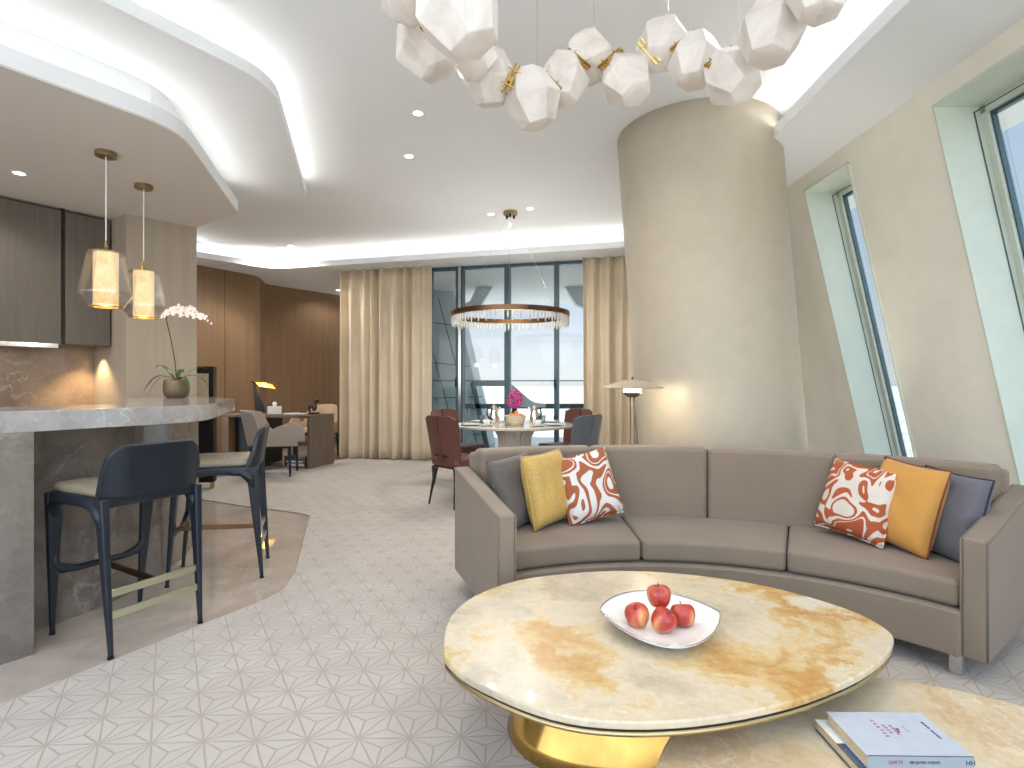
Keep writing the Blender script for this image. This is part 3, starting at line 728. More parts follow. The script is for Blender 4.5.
for a, r in ((36.5, 1.47), (116.5, 1.47), (76, 1.5), (38, 2.05), (114, 2.05), (76, 2.05)):
    p = pol(a, r); m = MB(); m.box((p[0]-so.x, p[1]-so.y, .046), (.045, .045, .09), R(a)); m.build('leg', M['steel'], sofa, bevel=.003)

# ------------------------------------------------------------------ cushions
def cushion(name, label, a, r, face, w, h, mat, tilt=14, roll=0, pipem=None, th=.13, zc=None, cat='cushion', group='cushions on the curved sofa'):
    p = pol(a, r)
    z = .392 + .012 + h*.5 if zc is None else zc
    o = bpy.data.objects.new(name, None)
    bm = bmesh.new(); n = 22; grid = {}
    for side in (0, 1):
        for i in range(n+1):
            for j in range(n+1):
                u, v = -1+2*i/n, -1+2*j/n
                edge = (i in (0, n)) or (j in (0, n))
                if side and edge: grid[side, i, j] = grid[0, i, j]; continue
                pin = 1 - .055*(1-abs(u)**2)*(abs(v)**3); pin2 = 1 - .055*(1-abs(v)**2)*(abs(u)**3)
                tt = th*.5*((1-u**4)*(1-v**4))**.55
                tt += .006*sin(7*u+3*v+a)*sin(5*v-u)*(1-u*u)*(1-v*v)*(1 if side else -1)
                grid[side, i, j] = bm.verts.new((u*w/2*pin2, tt*(1 if side else -1), v*h/2*pin))
    for side in (0, 1):
        for i in range(n):
            for j in range(n):
                q = [grid[side, i, j], grid[side, i+1, j], grid[side, i+1, j+1], grid[side, i, j+1]]
                if side: q = q[::-1]
                bm.faces.new(q)
    me = bpy.data.meshes.new(name); bm.to_mesh(me); bm.free(); me.materials.append(mat)
    for f in me.polygons: f.use_smooth = True
    ob = bpy.data.objects.new(name, me); COL.objects.link(ob)
    rt = Matrix.Rotation(R(face)+pi/2, 4, 'Z') @ Matrix.Rotation(-R(tilt), 4, 'X') @ Matrix.Rotation(R(roll), 4, 'Y')
    ob.matrix_world = Matrix.Translation((p[0], p[1], z)) @ rt
    tag(ob, label, cat, group)
    # piping around the edge
    pts = []
    def ed(u, v):
        pin = 1 - .055*(1-abs(u)**2)*(abs(v)**3); pin2 = 1 - .055*(1-abs(v)**2)*(abs(u)**3); return (u*w/2*pin2, 0, v*h/2*pin)
    for k in range(12): pts.append(ed(-1+2*k/12, -1))
    for k in range(12): pts.append(ed(1, -1+2*k/12))
    for k in range(12): pts.append(ed(1-2*k/12, 1))
    for k in range(13): pts.append(ed(-1, 1-2*k/12))
    m = MB(); m.tube(pts, .0045, 6); m.build('piping', pipem or mat, ob, True)
    return ob
# face = direction the front looks (deg)
cushion('cushion', 'dark taupe cushion against the left sofa arm', 110.6, 1.83, -36, .40, .40, M['taupeP'], 16, -3, zc=0.597)
cushion('cushion', 'mustard gold velvet cushion between the taupe and swirl-print cushions', 105.3, 1.77, -40, .36, .40, M['goldP'], 12, -2, th=.15, zc=0.612)
cushion('cushion', 'white cushion with rust brown swirls beside the mustard gold one', 97.2, 1.80, -72, .36, .39, M['whiteP'], 20, -10, th=.14, zc=0.607)
cushion('cushion', 'cream cushion with rust blobs, tilted, beside the amber cushion', 52.0, 1.80, -158, .38, .38, M['rustP'], 20, 4, th=.14, zc=0.602)
cushion('cushion', 'plain amber orange cushion standing beside the rust-blob cushion', 45.4, 1.76, -168, .35, .42, M['orangeP'], 14, 4, plain('brown_piping', (120, 60, 40), .6), th=.14, zc=0.612)
cushion('cushion', 'slate grey cushion with dark piping tucked by the right sofa arm', 40.2, 1.79, -172, .34, .40, M['slateP'], 12, 3, plain('navy_piping', (36, 42, 62), .6), zc=0.592)

# ------------------------------------------------------------------ onyx tables
px_top = [(443.4,650),(449,618),(473.7,596),(517.7,580),(566.5,573.4),(615,570.5),(664,572),(713,577),(762,585),(810.6,597),(859.5,613.5),(888.8,630.6),(893.5,641),(885,656),(859.5,675),(810.6,695.5),(762,708.5),(713,717),(664,721.5),(615,721.5),(566.5,716),(517.7,701.5),(468.8,678.5),(449,662)]
ZT = .36
outl = [((x-512)/(y-384)*(H-ZT), F/(y-384)*(H-ZT)) for x, y in px_top]
outl = [p for p in catmull(outl, 3)]
cxo = sum(p[0] for p in outl)/len(outl); cyo = sum(p[1] for p in outl)/len(outl)
tb = thing('coffee_table', 'large oval coffee table with honey onyx top on a polished brass base', 'coffee table', (cxo, cyo, 0))
loc = [(p[0]-cxo, p[1]-cyo) for p in outl]
m = MB(); m.prism(loc, ZT-.022, ZT); m.build('tabletop', M['onyx'], tb, bevel=.006, bseg=3)
m = MB(); m.prism([(x*.985, y*.985) for x, y in loc], ZT-.030, ZT-.021); m.build('shadow_gap', M['black'], tb)
m = MB(); m.rings([[(x*s, y*s, z) for x, y in loc] for s, z in ((.80, ZT-.062), (.94, ZT-.055), (.995, ZT-.040), (.995, ZT-.030), (.9, ZT-.0295))]); m.build('brass_rim', M['lipbrass'], tb, True)
# flared waisted base
m = MB(); rs = []
for (r, z) in ((.43, .0), (.435, .012), (.42, .05), (.385, .12), (.35, .2), (.345, .26), (.37, .305)):
    rs.append([(-.10 + r*1.02*cos(2*pi*k/64)*(1+.04*cos(3*2*pi*k/64+.5)), .08 + r*.70*sin(2*pi*k/64)*(1+.04*cos(3*2*pi*k/64+.5)), z) for k in range(64)])
m.rings(rs); m.build('base', M['tablebrass'], tb, True)
ZL = .245
t2 = thing('coffee_table', 'lower oval onyx coffee table tucked under the large one, carrying the books', 'coffee table', (1.0, 1.16, 0))
el = [(.70*cos(2*pi*k/96)*(1+.02*cos(2*pi*2*k/96)), .64*sin(2*pi*k/96)) for k in range(96)]
rt = .35; el = [(x*cos(rt)-y*sin(rt), x*sin(rt)+y*cos(rt)) for x, y in el]
m = MB(); m.prism(el, ZL-.022, ZL); m.build('tabletop', M['onyx2'], t2, bevel=.006, bseg=3)
m = MB(); m.prism([(x*.985, y*.985) for x, y in el], ZL-.030, ZL-.021); m.build('shadow_gap', M['black'], t2)
m = MB(); m.rings([[(x*s, y*s, z) for x, y in el] for s, z in ((.80, ZL-.062), (.94, ZL-.055), (.995, ZL-.040), (.995, ZL-.030), (.9, ZL-.0295))]); m.build('brass_rim', M['lipbrass'], t2, True)
m = MB(); m.rings([[(.22+.3*r*cos(2*pi*k/48)/.34, -.14+.24*r*sin(2*pi*k/48)/.34, z) for k in range(48)] for r, z in ((.40, 0), (.40, .012), (.36, .07), (.33, .14), (.34, .19))]); m.build('base', M['tablebrass'], t2, True)

# ---- fruit dish (leaf shaped, two pointed tips)
bx, by = .508, 1.895
dish = thing('fruit_dish', 'white leaf-shaped porcelain dish with a silver rim on the onyx table', 'dish', (bx, by, ZT), R(-3))
def leaf(s, k, n=48):
    t = 2*pi*k/n; x = cos(t); y = sin(t)
    ex = .20*s*x; ey = .225*s*y*abs(y)**.55
    return ex, ey
m = MB(); rs = []
for (s, z0) in ((.40, .0), (.46, .0), (.75, .012), (1.0, .036), (1.02, .041), (.99, .041), (.74, .018), (.46, .0075), (.2, .007)):
    ring = []
    for k in range(48):
        x, y = leaf(s, k); lift = .016*(abs(x)/.205)**2*s if z0 > .005 else 0
        ring.append((x, y, z0+lift))
    rs.append(ring)
m.rings(rs); m.build('bowl', M['porcelain'], dish, True)
m = MB(); pts = []
for k in range(49):
    x, y = leaf(1.015, k % 48); pts.append((x, y, .043+.016*(abs(x)/.205)**2))
m.tube(pts, .002, 6); m.build('rim', M['steel'], dish, True)
def make_apple(loc, rot, label):
    o = thing('apple', label, 'apple', loc, 0, 'apples in the white dish'); o.scale = (1.06,)*3
    o.rotation_euler = rot
    m = MB(); prof = [(.003, -.026), (.012, -.031), (.02, -.0325), (.028, -.027), (.036, -.012), (.0395, .004), (.038, .018), (.031, .029), (.021, .033), (.010, .029), (.002, .022)]
    pc = catmull([(a, b) for a, b in prof], 3, False)
    rs = [[(max(r, .001)*(1+.02*cos(5*2*pi*k/32)*(1 if z < 0 else .5))*cos(2*pi*k/32), max(r, .001)*(1+.02*cos(5*2*pi*k/32)*(1 if z < 0 else .5))*sin(2*pi*k/32), z) for k in range(32)] for r, z in pc]
    m.rings(rs); m.build('body', M['applered'], o, True)
    m = MB(); m.tube([(0, 0, .021), (.001, .001, .032), (.004, .002, .043)], [.0013, .0013, .0018], 6); m.build('stem', M['stem'], o)
    return o
az = ZT+.008+.0345
a1 = make_apple((bx-.078, by-.004, az+.001), (R(12), R(-14), 0), 'red apple with upright stem, left one in the dish')
for loc_, rot_, lb in (((bx+.002, by-.042, az+.001), (R(38), R(4), 1.2), 'red apple in front of the others at the middle of the dish'),
                     ((bx+.081, by+.0, az+.001), (R(16), R(12), 2.6), 'yellow-flushed red apple at the right of the dish'),
                     ((bx+.006, by+.028, az+.056), (R(8), R(-5), 4.0), 'red apple sitting on top of the other three')):
    c = copy_tree(a1); c.location = loc_; c.rotation_euler = rot_; relabel(c, lb)

# ---- books
def book(name, label, cx, cy, z, w, d, h, rz, cover, spine_mat, group='books on the low onyx table'):
    o = thing(name, label, 'book', (cx, cy, z), rz, group)
    m = MB(); m.box((0, .002, h/2), (w-.008, d-.008, h-.005)); m.build('pages', M['paper'], o)
    m = MB(); m.box((0, 0, h-.0015), (w, d, .003)); m.build('front_cover', cover, o, bevel=.0008, bseg=1)
    m = MB(); m.box((0, 0, .0015), (w, d, .003)); m.build('back_cover', cover, o, bevel=.0008, bseg=1)
    m = MB(); m.box((0, -d/2+.0015, h/2), (w, .003, h)); m.build('spine', spine_mat, o, bevel=.0008, bseg=1)
    return o
b2 = book('book', 'dark blue photo-covered book under the grey one', .968, 1.424, ZL, .262, .192, .028, R(.5), M['bluecover'], M['bluecover'])
m = MB(); m.box((-.115, .045, .0287), (.034, .10, .0006)); m.build('cover_photo', M['porcelain'], b2)
m = MB(); m.box((.03, -.0965, .014), (.10, .001, .018)); m.build('spine_label', plain('pale_blue_print', (170, 205, 225), .4), b2)
m = MB(); m.box((.06, -.0972, .014), (.018, .001, .018)); m.build('spine_mark', plain('plum_print', (80, 50, 90), .4), b2)
b1 = book('book', 'pale grey hardback with red cover letters, topmost of the book stack', .985, 1.412, ZL+.0285, .255, .178, .031, R(-1), M['greycover'], M['greyspine'])
TX = lambda x, y, z, rz: Matrix.Translation((x, y, z)) @ Matrix.Rotation(rz, 4, 'Z')
for i, (s, x) in enumerate((('CARTER', -.030), ('ARDE', -.012), ('RDEN', .004))):
    text_mesh('cover_lettering', '  '.join(s) if i == 0 else ' '.join(s), .011, M['redink'], b1, TX(x, .018 - i*.003, .0314, -pi/2))
text_mesh('cover_lettering', 'Re', .016, M['darkink'], b1, TX(.012, .010, .0314, -pi/2))
text_mesh('cover_lettering', '--- -- ---', .008, M['redink'], b1, TX(.036, .015, .0314, -pi/2))
text_mesh('cover_lettering', 'BEHIND  HARVEST', .0085, M['darkink'], b1, TX(.098, .012, .0314, -pi/2))
SP = lambda x: Matrix.Translation((x, -.0893, .0155)) @ Matrix.Rotation(pi/2, 4, 'X')
text_mesh('spine_lettering', 'BENJAMIN KEEPER', .009, M['darkink'], b1, SP(.01))
text_mesh('spine_lettering', 'GARTE', .011, M['redink'], b1, SP(-.060))
text_mesh('spine_lettering', 'HH', .016, M['darkink'], b1, SP(.118))

# ------------------------------------------------------------------ alabaster chandelier
ch = thing('chandelier', 'looping alabaster chandelier of faceted shades joined by brass links', 'chandelier', (.2, 2.0, Z3))
co_ = Vector((.2, 2.0, Z3))
beads = [(408,-8,1.60,60),(458,10,1.41,84),(427,46,1.80,61),(473,56,2.05,46),(490,78,2.2,50),(532,99,2.2,54),(563,80,2.32,48),(589,58,2.42,46),(627,80,2.3,50),(663,44,2.25,50),(695,61,2.15,50),(732,76,2.02,54),(772,31,1.80,62),(822,-14,1.62,62)]
pos = [Vector(((x-512)/F*Y, Y, H+(384-y)/F*Y)) for x, y, Y, s in beads]
for i, ((x, y, Y, s), p) in enumerate(zip(beads, pos)):
    rad = s*Y/F/2*1.1
    m = MB(); rt = Matrix.Rotation(random.uniform(-.5, .5), 4, 'Y') @ Matrix.Rotation(random.uniform(-.6, .6), 4, 'X') @ Matrix.Rotation(random.uniform(0, 1), 4, 'Z')
    rs = []
    for (r, z, ph) in ((.34, -.98, 0), (.60, -.86, 0), (1.0, -.06, pi/6*0), (1.0, .06, 0), (.60, .86, 0), (.34, .98, 0)):
        rs.append([p - co_ + (rt @ Vector((rad*r*cos(2*pi*k/6+ph), rad*r*sin(2*pi*k/6+ph), rad*z*.98))) for k in range(6)])
    m.rings(rs); m.build('alabaster_shade', M['alab'], ch, bevel=.004, bseg=2)
for i in range(len(pos)-1):
    a, b = pos[i]-co_, pos[i+1]-co_
    c = (a+b)/2; d = (b-a).normalized()
    if i == 0: c = c + d*.0
    sd = Vector((0, 1, 0)).cross(d).normalized()
    m = MB()
    FW = Vector((0, .07, 0))
    for off in (-.009, .009):
        m.bar(tuple(c+d*off-sd*.06-FW), tuple(c+d*off+sd*.06-FW), .007, .014, side=tuple(d))
    m.tube([tuple(c-d*.028+sd*.03-FW*1.15), tuple(c+d*.028+sd*.03-FW*1.15)], .002, 6)
    m.tube([tuple(c-d*.028-sd*.03-FW*1.15), tuple(c+d*.028-sd*.03-FW*1.15)], .002, 6)
    m.tube([tuple(c-FW), tuple(c+FW)], .012, 8)
    m.build('link', M['brass'], ch)
for i in (1, 2, 4, 5, 7, 9, 11, 13):
    p = pos[i]-co_; m = MB(); m.tube([(p.x+.02, p.y, p.z+.06), (p.x+.02, p.y, 0)], .0013, 5); m.build('cable', M['steel'], ch)
for i in (1, 4, 7, 10, 12):
    p = pos[i]; pass

# ------------------------------------------------------------------ ring chandelier
ry = 6.7; rc = thing('ring_chandelier', 'bronze ring chandelier hung with crystal drops over the dining table', 'chandelier', (-.02, ry, 2.015))
rr = .72
def ringmesh(r0, r1, z0, z1, seg=72):
    m = MB(); m.rings([[(r*cos(2*pi*k/seg), r*sin(2*pi*k/seg), z) for k in range(seg)] for r, z in ((r0, z0), (r1, z0), (r1, z1), (r0, z1))], closed=True); return m
ringmesh(rr-.03, rr, 0, .055).build('ring', M['bronze'], rc)
ringmesh(rr-.028, rr-.004, -.004, 0.001).build('light_band', M['brass'], rc)
M['crystal'] = plain('crystal', (245, 240, 235), .08, 0, trans=.35, ior=1.5)
for k in range(90):
    a = 2*pi*k/90; L = .085 if k % 2 else .11
    m = MB(); m.lathe([(.003, 0), (.012, -.012), (.013, -L*.6), (.006, -L), (.001, -L-.008)], 6, ((rr-.016)*cos(a), (rr-.016)*sin(a), -.003)); m.build('crystal_drop', M['crystal'], rc)
m = MB(); m.lathe([(.085, Z3-2.015-.045), (.085, Z3-2.015)], 24); m.build('canopy', M['nickel'], rc, bevel=.004)
for k in range(3):
    a = 2*pi*k/3+.5; m = MB(); m.tube([((rr-.015)*cos(a), (rr-.015)*sin(a), .05), (.05*cos(a), .05*sin(a), Z3-2.015-.04)], .0015, 5); m.build('cable', M['steel'], rc)
    m = MB(); m.lathe([(.012, -.08), (.014, -.045)], 10, (.05*cos(a), .05*sin(a), Z3-2.015)); m.build('cable_grip', M['black'], rc)
point('ring_glow', (0, ry, 1.85), 5, (1, .9, .75), .3)

# ------------------------------------------------------------------ downlights
def Zp(px, py, z): Y = (z-H)*F/(384-py); return ((px-512)/F*Y, Y, z)
def downlight(p, label, e=16, ang=150):
    o = thing('downlight', label, 'downlight', p, 0, 'recessed ceiling downlights')
    m = MB(); m.rings([[(r*cos(2*pi*k/24), r*sin(2*pi*k/24), z) for k in range(24)] for r, z in ((.036, -.004), (.05, -.003), (.05, .001), (.036, .001))], closed=True); m.build('trim', M['white'], o)
    m = MB(); m.lathe([(.036, -.002), (.036, .0)], 24); m.build('lens', M['dlglow'], o)
    spot('downlight_or_fill_beam', (p[0], p[1], p[2]-.02), e, ang)
for (x, y, z, lb) in ((418, 113, Z3, 'ceiling downlight nearest the alabaster chandelier'), (409, 156, Z3, 'ceiling downlight midway along the main ceiling'),
                      (491, 214, Z3, 'ceiling downlight left of the ring chandelier canopy'), (530, 208.5, Z3, 'ceiling downlight right of the ring chandelier canopy'),
                      (338, 290, ZS, 'downlight in the desk nook soffit by the curtain'),
                      (19, 173, Z1, 'downlight in the low kitchen ceiling'), (291, 246, Z3, 'ceiling downlight at the bend of the cove'), (271, 249.5, Z3, 'fainter ceiling downlight left of the one at the cove bend')):
    if z == Z3 and y > 240: p = Zp(x, y, Z3); p = (p[0], p[1], p[2])
    else: p = Zp(x, y, z)
    downlight(p, lb, {Z3: 24 if y < 200 else 46, ZS: 14, Z1: 11}[z], 150)

# ------------------------------------------------------------------ curtains
def curtain(label, p0, p1, seed, wl=.18, amp=.085, z1=3.045, hook=False):
    random.seed(seed)
    p0, p1 = Vector(p0), Vector(p1); d = (p1-p0); L = d.length; d.normalize(); n = Vector((-d.y, d.x))
    o = thing('curtain', label, 'curtain', (*((p0+p1)/2), .0), 0, 'floor length beige curtains')
    c = (p0+p1)/2; K = int(L/wl*22); ph = 0; prof = []
    for i in range(K+1):
        s = L*i/K; ph += 2*pi/22*(1+.28*sin(s*9+seed)); 
        prof.append((s, ph, amp*(.75+.35*sin(s*13+seed*2))))
    rows = 14; m = MB(); grid = []
    for r in range(rows+1):
        t = r/rows; z = .012 + (z1-.012)*t
        row = []
        for (s, ph, am) in prof:
            f = 1 - .35*t; w_ = am*f*(1.3 - 2.3*abs(cos(ph*.5))**3.2 + .12*sin(2*ph+t*2)); sl = (1-t)*.02*sin(ph*.5+seed)
            q = p0 + d*(s+sl) + n*w_ - c; row.append(m.bm.verts.new((q.x, q.y, z)))
        grid.append(row)
    for r in range(rows):
        for i in range(K): m.bm.faces.new((grid[r][i], grid[r][i+1], grid[r+1][i+1], grid[r+1][i]))
    m.build('drape', M['curtain'], o, True, solid=.004)
    m = MB(); a = p0-c; b = p1-c; m.bar((a.x, a.y, z1+.0), (b.x, b.y, z1+.0), .012, .03); m.build('track', M['white'], o)
    return o
def CP(q, off=0): k = (q-512)/F; x = k*(8.28+off)/(1+.235*k); return (x, 8.28+off-.235*x)
curtain('beige floor-length curtain left of the dining window', CP(341), CP(430), 3)
curtain('beige floor-length curtain right of the dining window, beside the column', CP(583), CP(640), 8)

# ------------------------------------------------------------------ dining set
tx, ty = .03, 6.2
dt = thing('dining_table', 'round pale marble dining table on a stone pedestal', 'dining table', (tx, ty, 0))
m = MB(); m.lathe([(.60, .715), (.665, .725), (.67, .745), (.66, .752)], 72); m.build('tabletop', M['tabletop'], dt, True, bevel=.003)
m = MB(); rs = []
for r, z in ((.26, 0), (.17, .35), (.185, .6), (.24, .715)):
    rs.append([(r*(1+.03*cos(24*2*pi*k/144))*cos(2*pi*k/144), r*(1+.03*cos(24*2*pi*k/144))*sin(2*pi*k/144), z) for k in range(144)])
m.rings(rs); m.build('pedestal', M['tabletop'], dt, True)
def make_dchair():
    o = thing('dining_chair', '', 'dining chair', (0, 0, 0), 0, 'leather chairs around the round dining table')
    # local: faces +x; back at -x
    m = MB(); rs = []
    sp = rounded([(-.21, -.20), (.24, -.24), (.24, .24), (-.21, .20)], .05)
    for s, z in ((.96, .40), (1, .41), (1, .45), (.95, .47), (.6, .475)): rs.append([(x*s, y*s, z) for x, y in sp])
    m.rings(rs); m.build('seat', M['rustleather'], o, True)
    m = MB(); m.prism([(x*.92, y*.92) for x, y in sp], .375, .402); m.build('seat_frame', M['darkwood'], o, bevel=.004)
    for x, y, fx, fy in ((.20, .19, .22, .20), (.20, -.19, .22, -.20), (-.19, .17, -.225, .20), (-.19, -.17, -.225, -.20)):
        m = MB(); m.tube([(x, y, .385), (x*.99, y, .25), (fx, fy, 0)], [.021, .016, .009], 8); m.build('leg', M['darkwood'], o, True)
    # back: two curved wings with a slot, wide at top
    for sy in (-1, 1):
        m = MB(); cols = []
        for i in range(9):
            t = i/8; yy = .006 + t
            ring = []
            for z, wv, xx in ((.40, .20, -.205), (.50, .225, -.215), (.70, .245, -.24), (.86, .25, -.27), (.892, .235, -.278)):
                y = sy*(.010 + (wv-.010)*t); x = xx + .045*t**2 
                if z > .87: pass
                ring.append((x, y, z - (.03*max(0, t-.7)/.3 if z > .88 else 0)))
            th = .026 - .006*t
            cols.append([(x-th/2, y, z) for x, y, z in ring] + [(x+th/2, y, z) for x, y, z in ring[::-1]])
        m.rings(cols); m.build('backrest', M['rustleather'], o, True, bevel=.004)
    m = MB(); m.prism([(-.245, -.013), (-.215, -.013), (-.215, .013), (-.245, .013)], .41, .74); m.build('back_seam', M['rustleather'], o)
    m = MB(); m.box((-.232, 0, .50), (.012, .20, .022)); m.build('handle_slot', M['darkwood'], o, bevel=.005)
    return o
chairs = [((-.70, 5.355), 45, 'rust leather dining chair nearest the camera, left front of the round table'),
          ((-.84, 6.75), -32, 'rust leather dining chair behind the left front one, by the curtain'),
          ((.84, 6.85), 213, 'rust leather dining chair at the far right of the round table'),
          ((.78, 5.52), 138, 'dining chair right front of the round table, painted sheen on its back above the sofa')]
pc = make_dchair()
for i, (p, a, lb) in enumerate(chairs):
    c = pc if i == 0 else copy_tree(pc)
    d = Vector((cos(R(a)), sin(R(a)))); c.location = (p[0]+d.x*.24, p[1]+d.y*.24, 0); c.rotation_euler = (0, 0, R(a)); relabel(c, lb)
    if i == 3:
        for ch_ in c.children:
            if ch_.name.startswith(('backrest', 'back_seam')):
                ch_.data = ch_.data.copy(); ch_.data.materials[0] = M['chairsheen']; ch_['label'] = 'chair back with a slate grey painted sheen'
TZ = .752
def mk_pot(x, y, rz, lb):
    o = thing('coffee_pot', lb, 'coffee pot', (x, y, TZ), rz, 'silver coffee pots on the dining table')
    m = MB(); m.lathe([(.05, 0), (.055, .01), (.05, .09), (.036, .15), (.034, .175), (.04, .19)], 24); m.build('body', M['chrome'], o, True)
    m = MB(); m.lathe([(.04, .19), (.03, .205), (.008, .212), (.008, .225), (.002, .228)], 20); m.build('lid', M['chrome'], o, True)
    m = MB(); m.tube([(.035, 0, .14), (.06, 0, .165), (.075, 0, .19)], [.014, .01, .007], 8); m.build('spout', M['chrome'], o, True)
    m = MB(); m.tube([(-.034, 0, .18), (-.075, 0, .175), (-.085, 0, .12), (-.052, 0, .06)], .008, 8); m.build('handle', M['black'], o, True)
mk_pot(-.20, 6.12, 0.4, 'silver coffee pot left of the bread basket on dining table')
mk_pot(.25, 6.10, 2.6, 'silver coffee pot right of the bread basket on dining table')
bk = thing('bread_basket', 'round cream basket of pastries at the centre of the dining table', 'basket', (.04, 5.98, TZ))
m = MB(); m.lathe([(.085, 0), (.10, .05), (.115, .10), (.118, .104), (.105, .098), (.09, .02), (.02, .015)], 32); m.build('basket', M['wicker'], bk, True)
m = MB(); m.tube([(.116*cos(2*pi*k/24), .116*sin(2*pi*k/24), .103) for k in range(25)], .006, 6); m.build('rim', M['wicker'], bk, True)
for k in range(6):
    a = 2*pi*k/5; r = .055 if k < 5 else 0
    m = MB(); m.tube([(-.04, -.012, -.008), (-.02, .004, 0), (0, .009, .004), (.02, .004, 0), (.04, -.012, -.008)], [.006, .018, .023, .018, .006], 10)
    o = m.build('croissant', M['pastry'], None, True); o.location = (.04+r*cos(a), 5.98+r*sin(a), TZ+.105+(.028 if k == 5 else 0)); o.rotation_euler = (0, 0, a*1.7)
    tag(o, 'golden pastry heaped in the bread basket' if k < 5 else 'golden pastry on top of the heap in the bread basket', 'pastry', 'pastries in the bread basket')
# place settings
def cup_on_saucer(x, y, rz, lb):
    o = thing('cup_and_saucer', lb, 'cup', (x, y, TZ), rz, 'cups on the dining table')
    m = MB(); m.lathe([(.03, 0), (.045, .004), (.07, .013), (.071, .016), (.04, .008), (.01, .007)], 28); m.build('saucer', M['porcelain'], o, True)
    m = MB(); m.lathe([(.02, .009), (.026, .014), (.038, .045), (.041, .065), (.038, .065), (.034, .045), (.01, .02)], 24); m.build('cup', M['porcelain'], o, True)
    m = MB(); m.tube([(.038, 0, .056), (.058, 0, .052), (.056, 0, .032), (.035, 0, .03)], .004, 6); m.build('handle', M['porcelain'], o, True)
    return o
def plate(x, y, lb):
    m = MB(); m.lathe([(.06, 0), (.075, .003), (.125, .014), (.126, .017), (.08, .007), (.01, .006)], 36); o = m.build('plate', M['porcelain'], None, True); o.location = (x, y, TZ)
    return tag(o, lb, 'plate', 'plates on the dining table')
M['tumbler'] = glassy('tumbler_glass', (225, 235, 235), .02, .5)
def glass_(x, y, lb):
    m = MB(); m.lathe([(.022, 0), (.028, .004), (.034, .10), (.032, .10), (.025, .008), (.005, .007)], 20); o = m.build('drinking_glass', M['tumbler'], None, True); o.location = (x, y, TZ)
    return tag(o, lb, 'glass', 'glasses on the dining table')
sets = [(-.45, 6.0, 'by the left front dining chair'), (-.36, 6.5, 'by the left rear dining chair'), (.45, 6.5, 'by the right rear dining chair'), (.46, 5.98, 'by the right front dining chair')]
for i, (x, y, w_) in enumerate(sets):
    plate(x, y, 'white plate on the dining table ' + w_)
    sx_ = 1 if x < 0 else -1
    cup_on_saucer(x+sx_*.18, y-.14 if i in (0, 3) else y-.13, .5*i, 'white cup and saucer on the dining table ' + w_)
    glass_(x+sx_*.12, y+.12, 'clear drinking glass on the dining table ' + w_)
for (x, y, lb) in ((-.10, 5.78, 'left of the bread basket at the table front'), (.20, 5.76, 'right of the bread basket at the table front')):
    o = thing('jam_jar', 'small lidded glass jar ' + lb, 'jar', (x, y, TZ), 0, 'little jars on the dining table')
    m = MB(); m.lathe([(.022, 0), (.026, .005), (.026, .04), (.02, .046)], 16); m.build('body', M['wicker'], o, True)
    m = MB(); m.lathe([(.023, .046), (.023, .058)], 16); m.build('lid', M['steel'], o)
vs = thing('flower_vase', 'dark vase holding a ball of magenta flowers on the dining table', 'vase', (.03, 6.42, TZ))
m = MB(); m.lathe([(.035, 0), (.045, .03), (.04, .1), (.03, .16), (.034, .165)], 24); m.build('vase', M['black'], vs, True)
m = MB(); random.seed(4)
for k in range(70):
    th_, ph_ = random.uniform(0, 2*pi), math.acos(random.uniform(-1, 1)); r = .085
    c = (r*sin(ph_)*cos(th_), r*sin(ph_)*sin(th_), .27+r*1.2*cos(ph_))
    m.sphere(c, .021, 1, (1, 1, .6), Matrix.Rotation(th_, 3, 'Z').to_4x4() @ Matrix.Rotation(ph_, 4, 'Y'))
m.build('flowers', M['pink'], vs, True)
m = MB()
for k in range(6): m.tube([(.01*cos(k), .01*sin(k), .1), (.04*cos(k), .04*sin(k), .25)], .003, 5)
m.build('stem', M['leaf'], vs)

# ------------------------------------------------------------------ floor lamp
fx, fy = .86, 3.93
fl = thing('floor_lamp', 'floor lamp with a wide shallow shade between sofa and column', 'floor lamp', (fx, fy, 0))
m = MB(); m.lathe([(.14, 0), (.14, .012), (.02, .018)], 40); m.build('base', M['bronze'], fl, True)
for dx in (-.014, .014):
    m = MB(); m.tube([(dx, 0, .01), (dx, 0, 1.13)], .0055, 8); m.build('pole', M['lamppole'], fl, True)
m = MB(); m.lathe([(.03, 1.105), (.058, 1.125), (.064, 1.14)], 32); m.build('lamp_cup', M['lamppole'], fl, True)
m = MB(); m.lathe([(.062, 1.140), (.062, 1.165)], 32); m.build('diffuser', M['glow'], fl)
m = MB(); m.lathe([(.222, 1.172), (.16, 1.198), (.08, 1.222), (.02, 1.232), (.02, 1.226), (.08, 1.214), (.16, 1.19), (.218, 1.169)], 64, caps=False); m.build('lamp_shade', M['shadecream'], fl, True)
m = MB(); m.lathe([(.007, 1.228), (.007, 1.245), (.003, 1.25)], 12); m.build('finial', M['black'], fl, True)
point('floor_lamp_bulb', (fx+.09, fy+.06, 1.155), 3.0, (1, .88, .66), .04)

